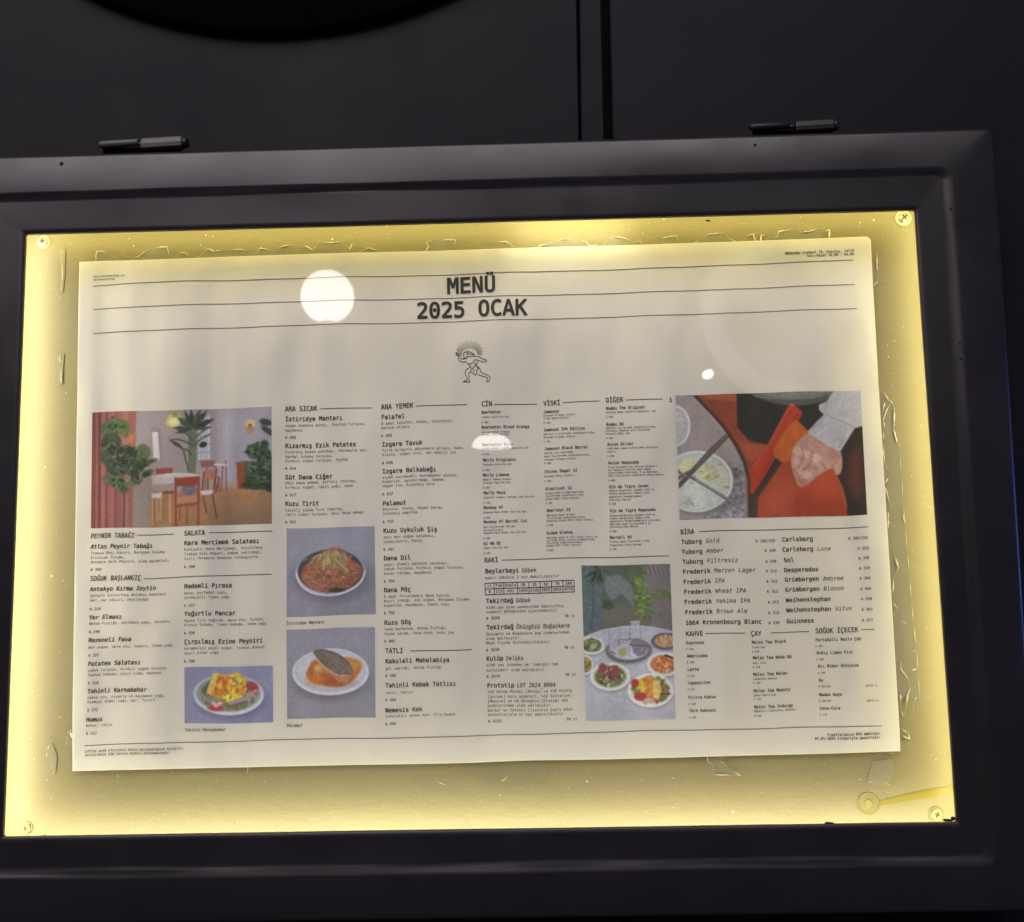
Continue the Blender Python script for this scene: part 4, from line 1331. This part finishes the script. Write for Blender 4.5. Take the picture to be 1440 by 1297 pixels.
p.ell(480, 422, 9, 7, (190, 176, 160), 3)
p.build('printed photo of a heaped mushroom dish on a plate')

# --- fish plate
p = Pic((390, 860), 5.143, ((65, 130), (705, 115), (710, 765), (72, 778)), 190, 190)
p.img[:] = (138, 134, 146)
p.mix(0.3 * vnoise(p.X, p.Y, 70, 4), (156, 152, 164))
p.mix(np.clip((p.Y - 600) / 180, 0, 1) * .5, (128, 122, 134))
p.ell(385, 490, 270, 155, (104, 100, 108), 34, .8)
p.ell(385, 440, 277, 170, (206, 203, 206), 4)
p.ell(383, 432, 258, 153, (176, 176, 182), 6)
p.ell(385, 430, 240, 142, (190, 190, 194), 14)
p.poly([(210, 440), (240, 375), (300, 340), (420, 330), (520, 340), (598, 370), (606, 420), (560, 490), (480, 540), (400, 550), (300, 530), (225, 490)], (188, 100, 52), 9, nz=.1, ns=30, curve=True)
p.ell(540, 390, 66, 46, (192, 138, 70), 22, .8)
p.ell(285, 500, 62, 34, (206, 112, 48), 20, .8)
p.ell(470, 520, 90, 26, (160, 78, 48), 18, .6)
p.ell(385, 480, 60, 50, (168, 84, 54), 20, .6)
p.ell(302, 420, 42, 40, (178, 126, 64), 6)
p.ell(296, 412, 26, 24, (204, 154, 84), 8)
p.poly([(270, 335), (350, 405), (440, 460), (540, 455), (520, 490), (505, 528), (440, 505), (400, 470), (340, 430)], (184, 122, 96), 5)
p.line([(275, 340), (350, 412), (440, 470), (540, 462)], 7, (222, 176, 144), 3, .8)
p.poly([(258, 290), (290, 272), (350, 278), (430, 305), (500, 355), (545, 420), (540, 460), (490, 462), (430, 452), (350, 402), (285, 335)], (112, 100, 92), 5, nz=.14, ns=18, curve=True)
p.poly([(330, 300), (430, 330), (500, 400), (520, 440), (440, 420), (360, 350)], (130, 118, 108), 20, .6)
p.line([(270, 288), (350, 282), (440, 315), (520, 385)], 6, (78, 70, 66), 4, .8)
for k in range(40):
    x = rd.uniform(300, 520)
    y = 300 + (x - 300) * .5 + rd.uniform(-14, 50)
    p.ell(x, y, rd.uniform(8, 22), 3, ((92, 82, 76), (138, 124, 112), (82, 74, 72))[k % 3], 4, .4, 38)
for k in range(26):
    p.ell(rd.gauss(400, 90), rd.gauss(480, 36), rd.uniform(4, 12), rd.uniform(3, 6), ((212, 126, 66), (150, 70, 40), (224, 150, 90))[k % 3], 3, .6, rd.uniform(0, 180))
p.build('printed photo of a fish fillet in orange sauce')

# --- salad plate
p = Pic((110, 890), 4.966, ((741, 245), (1358, 228), (1362, 625), (743, 635)), 190, 124)
p.img[:] = (132, 130, 158)
p.mix(np.clip((p.Y - 260) / 350, 0, 1) * np.clip((p.X - 741) / 500, 0, 1), (116, 114, 150))
p.mix(0.3 * vnoise(p.X, p.Y, 60, 14), (148, 146, 172))
p.ell(1075, 465, 250, 140, (98, 96, 128), 26, .8)
p.ell(1050, 432, 246, 142, (186, 190, 194), 4)
p.ell(1050, 424, 228, 128, (150, 156, 156), 5)
p.ell(1050, 425, 214, 120, (132, 132, 122), 8, nz=.15)
for k in range(90):
    a, r = rd.uniform(0, 6.28), rd.uniform(0.6, 0.95)
    p.ell(1050 + 210 * r * math.cos(a), 432 + 112 * r * math.sin(a), rd.uniform(8, 26), rd.uniform(4, 10), ((98, 104, 62), (126, 122, 92), (150, 96, 92), (84, 92, 58), (168, 140, 132))[k % 5], 3, .8, rd.uniform(-70, 70))
p.poly([(860, 400), (920, 330), (940, 400), (880, 440)], (88, 104, 66), 5)
p.poly([(900, 410), (945, 275), (985, 285), (1050, 300), (1100, 268), (1160, 300), (1185, 370), (1150, 440), (1060, 485), (1000, 455), (920, 440)], (206, 146, 46), 5, nz=.18, ns=14)
p.poly([(945, 275), (975, 285), (925, 430), (895, 420)], (216, 178, 96), 5)
p.poly([(985, 300), (1052, 305), (1020, 430), (930, 440)], (206, 104, 48), 7, nz=.16)
p.poly([(1060, 290), (1110, 272), (1170, 320), (1170, 400), (1100, 390)], (202, 168, 60), 6, nz=.15)
p.poly([(1000, 460), (1050, 370), (1110, 400), (1150, 440), (1040, 485)], (226, 186, 36), 6, nz=.12)
p.ell(1130, 400, 40, 30, (208, 138, 52), 8)
p.ell(1085, 345, 34, 22, (122, 128, 60), 6, .9)
for pts in ([(960, 300), (940, 420)], [(1070, 300), (1040, 400)], [(1120, 300), (1130, 380)], [(1000, 330), (980, 420)]):
    p.line(pts, 6, (236, 206, 110), 4, .7)
p.chunks(rd, [(226, 186, 48), (206, 110, 48), (216, 160, 60), (190, 130, 40), (236, 206, 96)], 46, (915, 290, 1175, 475), 8, 24, .8)
p.chunks(rd, [(120, 124, 64), (96, 108, 58), (150, 60, 60), (86, 78, 54)], 14, (930, 300, 1160, 470), 4, 10, .8)
p.ell(1215, 375, 46, 34, (166, 60, 68), 6, .95, 20)
p.ell(960, 525, 56, 22, (172, 60, 60), 6)
for (x, y) in ((945, 490), (975, 500), (990, 490), (960, 508)):
    p.ell(x, y, 17, 12, (212, 158, 150), 4)
p.ell(1095, 505, 70, 28, (104, 102, 66), 8, .9, 0, .2)
p.line([(1060, 490), (1130, 470), (1200, 455)], 22, (160, 132, 142), 5)
p.line([(1090, 500), (1170, 480)], 10, (92, 84, 62), 4)
p.line([(1190, 440), (1240, 400)], 14, (196, 136, 124), 4)
p.build('printed photo of a colourful salad on an oval plate')

# --- laid table outdoors
p = Pic((800, 780), 5.406, ((95, 85), (768, 70), (812, 1252), (130, 1262)), 200, 330)
p.img[:] = (98, 102, 96)
p.mix(0.7 * vnoise(p.X, p.Y, 55, 21), (76, 86, 74))
p.poly([(560, 60), (800, 60), (800, 620), (600, 560), (620, 380), (560, 240)], (122, 113, 114), 30, .9)
p.poly([(250, 380), (560, 400), (640, 560), (240, 570)], (112, 105, 94), 24, .9)
p.poly([(80, 60), (260, 60), (270, 350), (250, 560), (100, 640)], (84, 102, 106), 24, .9, nz=.2, ns=20)
for k in range(44):
    y = 180 + k * 9
    p.line([(108 + rd.uniform(-6, 6), y + 14), (180, y), (245 + rd.uniform(-20, 14), y + 18)], 4, ((120, 138, 140), (62, 74, 76))[k % 2], 2, .65)
p.line([(180, 150), (186, 400), (170, 560)], 7, (66, 76, 72), 3, .8)
for k in range(16):
    p.leaf(235, 110, 235 + rd.uniform(-130, 80), 110 + rd.uniform(-40, 160), 9, ((48, 56, 52), (70, 84, 70))[k % 2])
p.poly([(285, 165), (380, 150), (470, 230), (520, 330), (480, 380), (400, 300), (330, 340), (280, 270)], (112, 124, 120), 8, .9, nz=.1, curve=True)
p.line([(290, 170), (360, 230), (470, 340)], 4, (146, 156, 152), 3, .7)
p.poly([(260, 340), (320, 350), (350, 400), (300, 420), (250, 400)], (62, 76, 56), 8, .8)
for k in range(140):
    t = rd.random()
    x, y = 510 + 80 * t + rd.gauss(0, 34), 150 + 300 * t + rd.gauss(0, 30)
    p.ell(x, y, rd.uniform(8, 24), rd.uniform(5, 12), ((112, 138, 54), (90, 118, 56), (132, 154, 66), (74, 98, 52))[k % 4], 4, .75, rd.uniform(0, 180))
for k in range(40):
    p.ell(rd.gauss(720, 40), rd.gauss(305, 24), rd.uniform(8, 20), 7, ((104, 124, 60), (84, 104, 54))[k % 2], 4, .7, rd.uniform(0, 180))
for k in range(30):
    p.ell(rd.uniform(380, 600), rd.gauss(105, 26), rd.uniform(8, 20), 8, ((86, 108, 74), (66, 84, 62))[k % 2], 4, .7, rd.uniform(0, 180))
for k in range(14):
    x = 560 + k * 16
    p.line([(660, 66), (x, 96), (x + 14 + k, 150)], 3, ((160, 162, 140), (60, 66, 56))[k % 2], 2, .7)
p.poly([(100, 640), (125, 622), (250, 572), (400, 546), (520, 541), (650, 556), (800, 590), (840, 1290), (90, 1290)], (178, 176, 182), 4, nz=.06, ns=30)
p.line([(110, 628), (250, 572), (400, 546), (520, 541), (650, 556), (800, 590)], 8, (206, 204, 204), 4, .8)
p.poly([(90, 1120), (860, 1180), (860, 1290), (90, 1290)], (164, 162, 170), 40, .7)


def dish(cx_, cy_, rx, ry, rim, inner, rot=0):
    p.ell(cx_ + 5, cy_ + 14, rx, ry, (128, 124, 134), 14, .7, rot)
    p.ell(cx_, cy_, rx, ry, rim, 4, 1, rot)
    p.ell(cx_, cy_ - 2, rx * .86, ry * .84, tuple(c * .9 for c in rim), 4, 1, rot)
    p.ell(cx_, cy_ - 2, rx * .76, ry * .74, inner, 6, 1, rot, .25, 14)


dish(172, 690, 100, 68, (214, 212, 196), (96, 102, 62))
p.chunks(rd, [(112, 120, 70), (74, 84, 50), (150, 146, 108)], 50, (100, 640, 240, 735), 8, 18)
p.ell(185, 695, 24, 20, (160, 166, 120), 5)
dish(125, 838, 62, 76, (212, 210, 194), (140, 118, 66))
p.chunks(rd, [(150, 130, 66), (112, 96, 56), (180, 150, 84)], 20, (100, 790, 165, 885), 6, 14)
p.ell(458, 738, 176, 96, (122, 118, 126), 12, .8)
p.ell(455, 728, 174, 94, (100, 96, 106), 4)
p.ell(455, 722, 160, 82, (128, 124, 132), 4)
p.ell(460, 735, 128, 62, (196, 192, 198), 6, nz=.12)
for (x0, y0, x1, y1) in ((302, 560, 380, 730), (388, 548, 466, 645), (388, 650, 470, 780)):
    p.poly([(x0, y0), (x1, y0), (x1 - 6, y1), (x0 + 6, y1)], (178, 178, 186), 4, .75, nz=.14, ns=14)
    p.line([(x0, y0), (x0 + 6, y1)], 5, (132, 130, 140), 3, .8)
    p.line([(x1, y0), (x1 - 6, y1)], 5, (138, 136, 146), 3, .8)
    p.line([(x0, y0), (x1, y0)], 5, (214, 212, 216), 3, .8)
    p.line([(x0 + 8, (y0 + y1) / 2), (x1 - 8, (y0 + y1) / 2 - 4)], 6, (142, 140, 150), 4, .7)
p.poly([(470, 508), (540, 506), (536, 545), (548, 580), (545, 640), (470, 645), (462, 580), (476, 545)], (180, 180, 188), 5, .8, nz=.12)
p.line([(470, 510), (540, 508)], 5, (212, 210, 214), 3)
p.line([(464, 590), (466, 635), (500, 648), (544, 636)], 5, (96, 94, 104), 3, .8)
p.line([(390, 640), (430, 652), (466, 642)], 5, (88, 86, 96), 3, .8)
p.line([(545, 545), (548, 640)], 4, (112, 110, 120), 3, .7)
p.ell(408, 738, 32, 30, (168, 158, 96), 8)
p.poly([(478, 690), (600, 690), (580, 760), (530, 780), (490, 750)], (122, 116, 126), 6, .9, nz=.2)
p.line([(470, 685), (612, 700)], 20, (108, 100, 108), 5)
p.line([(320, 735), (360, 752)], 8, (88, 86, 94), 3)
dish(735, 662, 110, 66, (96, 94, 100), (186, 142, 106))
p.chunks(rd, [(200, 150, 108), (150, 100, 72), (206, 176, 140)], 40, (665, 620, 800, 690), 7, 18)
dish(722, 838, 130, 92, (216, 212, 198), (196, 104, 54))
p.chunks(rd, [(206, 190, 160), (176, 90, 48), (214, 140, 80)], 40, (640, 780, 800, 890), 7, 18)
p.line([(735, 768), (785, 788)], 16, (70, 56, 46), 4)
dish(314, 926, 155, 108, (218, 218, 196), (98, 106, 58))
p.chunks(rd, [(206, 204, 186), (92, 100, 56), (128, 132, 84)], 60, (215, 870, 425, 995), 7, 20)
p.ell(305, 905, 80, 52, (112, 96, 76), 8, 1, 0, .3, 14)
p.chunks(rd, [(150, 76, 80), (128, 62, 68), (104, 92, 66), (176, 150, 136)], 46, (235, 830, 390, 955), 9, 22)
p.ell(256, 858, 32, 36, (150, 66, 74), 5, 1, 20)
p.ell(352, 885, 28, 46, (152, 72, 76), 5, 1, 10)
dish(622, 1036, 176, 130, (218, 215, 196), (150, 128, 88))
p.chunks(rd, [(172, 66, 62), (104, 112, 60), (196, 160, 140), (150, 110, 70)], 80, (485, 930, 760, 1135), 9, 22)
p.poly([(515, 960), (560, 940), (590, 1030), (560, 1060), (520, 1010)], (214, 168, 40), 6, nz=.15)
p.poly([(580, 930), (630, 920), (660, 1000), (640, 1090), (600, 1080), (578, 1000)], (204, 122, 52), 6, nz=.2)
p.poly([(640, 960), (690, 960), (702, 1040), (680, 1110), (640, 1090)], (216, 188, 96), 6, nz=.12)
p.ell(502, 980, 30, 34, (172, 58, 62), 6)
p.ell(545, 1082, 46, 32, (170, 56, 58), 6, nz=.2)
p.ell(610, 1110, 36, 18, (206, 150, 140), 5)
p.ell(715, 1100, 36, 18, (108, 118, 62), 5, 1, -30)
p.line([(700, 1062), (770, 1062)], 12, (84, 76, 62), 4)
p.build('printed photo of a laid round table among plants')

# ------------------------------------------------------------------ old tape and glue on the acrylic
YT = YP - 0.0007
TG = 'torn tape remnants round the menu'


def film(px, mat=M_film, name='tape_film', parent=None, y=YT, th=0.0003):
    P = at(px, y)
    n = len(P)
    vs = [tuple(q) for q in P] + [(x, y + th, z) for x, _, z in P]
    fs = [tuple(range(n))] + [(i, i + n, (i + 1) % n + n, (i + 1) % n) for i in range(n)]
    o = mesh_obj(name, vs, fs, mat, parent)
    return o


def jag(pts, amp=0.9, step=3.0):
    out = []
    for (a, b) in zip(pts[:-1], pts[1:]):
        a, b = np.array(a, float), np.array(b, float)
        m = max(1, int(np.linalg.norm(b - a) / step))
        for k in range(m):
            q = a + (b - a) * k / m
            if k:
                q = q + np.array([rng.uniform(-amp, amp), rng.uniform(-amp, amp)])
            out.append(tuple(q))
    out.append(tuple(pts[-1]))
    return out


def ridge(t, pts, r=0.0005, amp=0.7):
    mb = MB()
    q = jag(pts, amp)
    P = at(q, YT - 0.0004)
    ph = rng.uniform(0, 6.28)
    rr = [r * rng.uniform(0.5, 1.1) * max(0.12, 0.55 + 0.75 * math.sin(i * 0.55 + ph)) for i in range(len(q))]
    rr[0] = rr[-1] = r * 0.25
    mb.tube([(x, y - rng.uniform(0, 0.0006), z) for x, y, z in P], rr, 5)
    mb.build('torn_edge', M_torn, t, True)


def sc(org, k, pts):
    return [(org[0] + x / k, org[1] + y / k) for x, y in pts]


def under_paper(u):
    """line a little inside the sheet's top edge"""
    e = edge_top
    return float(np.interp(u, [q[0] for q in e], [q[1] for q in e])) + 5


def tape_top(contours, label, rr=0.00045):
    t = thing('torn_tape', label, 'tape', TG)
    mb = MB()
    for c in contours:
        j = jag(c, 0.6, 2.5)
        base = [(j[-1][0], under_paper(j[-1][0])), (j[0][0], under_paper(j[0][0]))]
        film(j + base, M_film, 'tape_film', t)
        ridge(t, c, rr)
    return t


o1, o2, o3 = (120, 300), (480, 290), (840, 290)
tape_top([sc(o1, 4, [(56, 272), (66, 216), (100, 215), (150, 236), (182, 262)])], 'small torn tape scrap at the upper left corner of the menu')
tape_top([sc(o1, 4, [(210, 238), (270, 256), (310, 236), (360, 200), (460, 190), (470, 232), (500, 250), (550, 222), (580, 238)])], 'rounded grey tape scrap above the menu heading lines, left of the white reflection')
tape_top([sc(o1, 4, [(636, 250), (652, 235), (690, 200), (720, 215), (820, 205), (880, 205), (960, 226), (990, 195), (1060, 215), (1100, 190), (1160, 180), (1190, 212), (1240, 185), (1280, 212), (1310, 165), (1390, 165), (1440, 164), (1490, 205), (1500, 170)])], 'long ragged tape strip along the menu top left of its title')
tape_top([sc(o2, 4, [(100, 262), (150, 236), (200, 250)]), sc(o2, 4, [(470, 262), (492, 225), (478, 205), (520, 186), (560, 192), (640, 190), (632, 225), (600, 238), (596, 255)])], 'crinkled tape scrap above the title word')
tape_top([sc(o2, 4, [(832, 198), (930, 202), (960, 222), (992, 244)]), sc(o2, 4, [(1085, 240), (1180, 205), (1250, 186), (1280, 190), (1300, 172), (1370, 200), (1400, 222), (1440, 218)])], 'curled tape scrap by the bright spot of the top light')
tape_top([sc(o3, 3.6, [(36, 196), (48, 165), (70, 157), (135, 162), (180, 182), (216, 178), (225, 190)]), sc(o3, 3.6, [(326, 186), (330, 162), (400, 150), (406, 184)])], 'two low tape scraps just right of the bright spot of the top light')
tape_top([sc(o3, 3.6, [(490, 188), (560, 145), (640, 135), (668, 168), (708, 186)])], 'arched tape scrap above the large faint reflection')
tape_top([sc(o3, 3.6, [(730, 186), (765, 148), (790, 142), (800, 180)]), sc(o3, 3.6, [(828, 180), (830, 145), (870, 160), (908, 156), (920, 130), (980, 122), (1010, 112), (1040, 135), (1130, 114), (1160, 128), (1174, 120), (1176, 170)])], 'wide wavy tape strip above the address line at the top right', 0.0006)

# right-hand strip
t = thing('torn_tape', 'long clear tape strip down the right edge of the menu with curled white tears', 'tape', TG)
q1, q2, q3 = (1200, 340), (1200, 560), (1180, 880)
top_c = sc(q1, 4.63, [(168, 985), (190, 970), (225, 1030), (250, 1042), (270, 1090), (262, 1210), (285, 1297)])
film(jag(top_c, 0.5) + [(1264, 623), (1275, 760), (1286, 890), (1293, 987), (1270, 983), (1255, 985), (1238, 760), (1230, 600)], M_film, 'tape_film', t)
mb = MB()
for s_ in (sc(q1, 4.63, [(186, 968), (225, 1030), (250, 1045), (268, 1092)]), sc(q1, 4.63, [(245, 1045), (210, 1110), (190, 1180), (196, 1290)]), sc(q1, 4.63, [(205, 1050), (188, 1120), (203, 1215)]), sc(q1, 4.63, [(268, 1090), (262, 1210), (285, 1297)]),
          sc(q2, 3.814, [(160, 250), (166, 330), (180, 382)]), sc(q2, 3.814, [(186, 430), (172, 455)]), sc(q2, 3.814, [(166, 468), (190, 550), (208, 586)]), sc(q2, 3.814, [(185, 610), (190, 660), (220, 692)]), sc(q2, 3.814, [(210, 150), (235, 242)]),
          sc(q2, 3.814, [(265, 625), (276, 676)]), sc(q2, 3.814, [(222, 850), (240, 910), (215, 965), (210, 1045)]), sc(q2, 3.814, [(215, 1100), (238, 1130), (218, 1165)]), sc(q2, 3.814, [(262, 1195), (282, 1212)]), sc(q2, 3.814, [(185, 640), (188, 700)]),
          sc(q3, 4.322, [(336, 200), (375, 212), (376, 265), (410, 310), (432, 380), (415, 425), (404, 510), (388, 556)]), sc(q3, 4.322, [(372, 420), (376, 500), (386, 552)]), sc(q3, 4.322, [(472, 435), (450, 470), (452, 512)]), sc(q3, 4.322, [(440, 272), (468, 262)]), sc(q3, 4.322, [(446, 152), (468, 158)])):
    ridge(t, s_, 0.00062, 0.5)
for s_ in (sc(q2, 3.814, [(245, 240), (275, 660), (330, 1297)]), sc(q3, 4.322, [(455, 0), (474, 200), (490, 465)])):
    ridge(t, s_, 0.0002, 0.15)


def scrap(label, films, ridges, rr=0.0005, mat=M_residue):
    t = thing('torn_tape', label, 'tape', TG)
    for f_ in films:
        film(f_, mat, 'tape_film', t)
    for r_ in ridges:
        ridge(t, r_, rr, 0.45)
    return t


scrap('thin curled tape sliver beside the upper right corner of the menu', [sc(q1, 4.63, [(118, 60), (150, 70), (158, 200), (166, 212), (150, 275), (125, 285)])], [sc(q1, 4.63, [(150, 70), (152, 150), (156, 200), (168, 212), (152, 268), (132, 288)])])
scrap('small looped tape bit by the lower right corner of the menu', [sc(q3, 4.322, [(360, 622), (420, 640), (426, 688), (380, 670)])], [sc(q3, 4.322, [(366, 625), (420, 638), (428, 688), (384, 668)]), sc(q3, 4.322, [(385, 632), (410, 650)])])
o4 = (960, 1040)
scrap('clear triangular tape scrap hanging below the menu', [sc(o4, 3.6, [(112, 60), (130, 110), (152, 140), (155, 176), (292, 183), (215, 126), (200, 60)])], [sc(o4, 3.6, [(122, 85), (128, 112), (155, 138), (146, 152), (156, 178), (292, 183)]), sc(o4, 3.6, [(292, 183), (215, 126), (190, 110)]), sc(o4, 3.6, [(148, 140), (158, 160)])], 0.0004)
scrap('white tape flick hanging under the lower left of the menu', [[(345, 1070), (353, 1070), (351, 1082), (347, 1083)]], [[(352, 1073), (350, 1079), (347.5, 1086)], [(350, 1074), (348, 1081)]], 0.0007)
scrap('white tape tag on the left edge of the menu near its bottom', [[(96, 1026), (112, 1024), (112, 1052), (94, 1048)]], [[(95, 1031), (100, 1026.5), (106, 1026)], [(99, 1029), (102, 1038)], [(94, 1036), (93.5, 1046)]], 0.0008)
scrap('streaky glue smear left of the menu bottom corner', [[(66, 1050), (74, 1046), (80, 1062), (78, 1088), (70, 1080)]], [[(72, 1043), (67, 1054)], [(77.5, 1050), (74, 1056)], [(77, 1085), (74, 1089)], [(66, 1058), (66, 1064)]], 0.0004)
scrap('faint vertical glue streak left of the menu heading', [[(83, 350), (92, 352), (91, 390), (88, 412), (84, 408), (86, 380)]], [[(86, 362), (88, 385), (85, 408)]], 0.00025)
scrap('pale glue streak left of the menu beside its white space', [[(80, 500), (90, 498), (88, 540), (82, 542)]], [[(86, 498), (84, 506), (88, 510)], [(86, 520), (87, 540)]], 0.0003)
scrap('scratchy glue smear under the lower right corner of the menu', [sc(o4, 3.6, [(960, 110), (1060, 100), (1075, 180), (1020, 235), (930, 222)])], [sc(o4, 3.6, [(985, 78), (1040, 70), (1075, 72)]), sc(o4, 3.6, [(990, 160), (1050, 190)]), sc(o4, 3.6, [(940, 215), (1010, 210), (1050, 232)])], 0.00022)
scrap('scuffed glue patch under the middle of the menu', [[(650, 1072), (765, 1070), (768, 1098), (700, 1110), (660, 1090)]], [[(705, 1099), (714, 1092)], [(730, 1107), (732, 1112)], [(612, 1098), (626, 1104)]], 0.00025, film_material('faint_scuff', (0.245, 0.211, 0.115), 1.0))

# round adhesive pad and dried glue streak
P = at1(1221, 1130, YP)
mb = MB()
mb.lathe([(0.0088, 0.0), (0.0088, 0.0004), (0.0084, 0.0008), (0.0074, 0.0006), (0.0068, 0.0005)], P, (0, -1, 0), 40)
mb.lathe([(0.0034, 0.0004), (0.0030, 0.0009), (0.0016, 0.0010)], P, (0, -1, 0), 24)
o = mb.build('adhesive_pad', M_disc, None, False)
tag(o, 'round translucent adhesive pad in the lower right of the glowing panel', 'adhesive pad')
gl_top = [(1236, 1127), (1248, 1123), (1262, 1120), (1280, 1116), (1300, 1112), (1322, 1108), (1342, 1106)]
gl_bot = [(1342, 1115), (1322, 1118.5), (1300, 1123), (1280, 1126), (1264, 1129), (1250, 1131), (1238, 1134)]
o = film(jag(gl_top[:4], 1.2, 3)[:-1] + gl_top[3:] + gl_bot[:4] + jag(gl_bot[3:], 1.2, 3)[1:], M_glue, 'glue_streak')
tag(o, 'mustard yellow dried glue streak running from the round pad to the right edge', 'glue streak')

# dust flecks and dried glue drops on the acrylic: too many to count
mb = MB()
for k in range(170):
    side = rng.random()
    if side < 0.34:
        u, v = rng.uniform(60, 1320), rng.uniform(1078, 1160)
    elif side < 0.6:
        u, v = rng.uniform(60, 1270), rng.uniform(325, 352) - (rng.random() * 0)
        v = 338 - (u - 60) * 0.028 + rng.uniform(-12, 14)
    elif side < 0.8:
        v = rng.uniform(360, 1150)
        u = rng.uniform(38, 104) - (v - 360) * 0.03
    else:
        v = rng.uniform(330, 1140)
        u = rng.uniform(1236, 1290) + (v - 330) * 0.05
    c = at1(u, v, YP - 0.0002)
    r = abs(rng.gauss(0, 0.00030)) + 0.00014
    n = 6
    a0, el = rng.uniform(0, 3.14), rng.uniform(0.35, 1)
    vs = []
    for i in range(n):
        a = 2 * math.pi * i / n
        x, z = r * math.cos(a) * rng.uniform(.7, 1.5), r * el * math.sin(a)
        vs.append((c.x + x * math.cos(a0) - z * math.sin(a0), YP - 0.0003, c.z + x * math.sin(a0) + z * math.cos(a0)))
    vs.append((c.x, YP - 0.0003 - r * 0.6, c.z))
    mb.add(vs, [(i, (i + 1) % n, n) for i in range(n)])
o = mb.build('glue_flecks', M_torn)
o['label'] = 'tiny pale glue flecks and dust scattered over the glowing panel'
o['category'] = 'glue flecks'
o['kind'] = 'stuff'

# dark chip near the top of the panel and a dark speck on the sheet
mb = MB()
P_ = at([(992, 309.5), (995, 308.8), (1000, 310.5), (998, 311.8), (993, 310.8)], YP - 0.0006)
mb.add(list(P_), [tuple(range(5))])
mb.v += [(x, y + 0.0005, z) for x, y, z in P_]
mb.f += [(i, (i + 1) % 5, (i + 1) % 5 + 5, i + 5) for i in range(5)]
o = mb.build('paint_flake', M_gap)
tag(o, 'tiny dark paint flake on the panel under the top frame', 'paint flake')

# ------------------------------------------------------------------ lamps across the street, seen mirrored in the laminate


def mirror_pos(u, v, dist):
    p_ = at1(u, v, YS)
    d = (p_ - cam.location).normalized()
    r_ = Vector((d.x, -d.y, d.z))
    return p_ + r_ * dist, (p_ - cam.location).length + dist


pos, tot = mirror_pos(460.5, 417.5, 3.2)
rad = 36.5 / F * tot
M_globe = emit('globe_light', (1.0, 0.96, 1.0), 13.0)
g = thing('globe_lamp', 'white glowing globe lamp on a slim pole, mirrored as the large white disc', 'lamp')
mb = MB()
prof = [(rad * math.sin(math.pi * i / 24) + 1e-4, -rad * math.cos(math.pi * i / 24)) for i in range(25)]
mb.lathe(prof, pos, (0, 0, 1), 40)
mb.build('globe', M_globe, g, True)
mb = MB()
mb.lathe([(rad * 0.28, 0), (rad * 0.28, 0.03), (rad * 0.14, 0.05), (rad * 0.12, 0.9)], (pos.x, pos.y, pos.z - rad * 0.98), (0, 0, -1), 20)
mb.build('pole', plain('pole_grey', (0.35, 0.34, 0.33), 0.35), g, True)

pos, tot = mirror_pos(692, 628.5, 3.0)
k = tot / F
M_dome = emit('dome_light', (1.0, 0.93, 0.88), 13.0)
g = thing('dome_lamp', 'white glowing dome pendant lamp, mirrored as the half disc on the gin list', 'lamp')
mb = MB()
R, H = 28 * k, 18.5 * k
prof = [(R * math.cos(math.pi / 2 * i / 14) + 1e-4, H * math.sin(math.pi / 2 * i / 14)) for i in range(15)]
mb.lathe([(R * 0.95, -0.002)] + prof, pos, (0.03, 0, 1), 40)
mb.build('shade', M_dome, g, True)
mb = MB()
mb.lathe([(0.004, 0), (0.004, 1.5)], (pos.x, pos.y, pos.z + H), (0, 0, 1), 8)
mb.build('cord', M_black, g)

pos, tot = mirror_pos(995.5, 526.5, 2.6)
k = tot / F
g = thing('spot_lamp', 'small warm spotlight, mirrored as the little bright oval left of the red photo', 'lamp')
mb = MB()
R = 7.6 * k
mb.lathe([(R, 0), (R * 0.97, 0.001)], pos, Vector((0.20, 0.75, -0.75)), 28)
mb.build('lens', emit('spot_light', (1.0, 0.93, 0.74), 34.0), g)
mb = MB()
mb.lathe([(R * 1.15, 0.0), (R * 1.2, 0.05), (R * 0.7, 0.09)], pos + Vector((0, -0.003, 0.001)), Vector((-0.20, -0.75, 0.75)), 28)
mb.build('housing', M_black, g, True)

pos, tot = mirror_pos(1112, 448, 2.4)
k = tot / F
g = thing('drum_shade', 'large dim round paper lampshade, mirrored as the faint ring at the menu upper right', 'lampshade')
mb = MB()
R = 118 * k
mb.lathe([(R, 0), (R * 0.985, 0.01)], pos, Vector((0.05, 1, 0)), 80)
mb.build('shade_face', emit('dim_shade', (1.0, 0.93, 0.82), 0.5), g)
mb = MB()
nT = 80
tp_ = []
for i in range(nT + 1):
    a = 2 * math.pi * i / nT
    tp_.append(pos + Vector((R * 0.9 * math.cos(a), 0.03, R * 0.9 * math.sin(a))))
mb.tube(tp_, R * 0.13, 8)
mb.build('rim', emit('rim_glow', (1.0, 0.94, 0.86), 1.3), g, True)
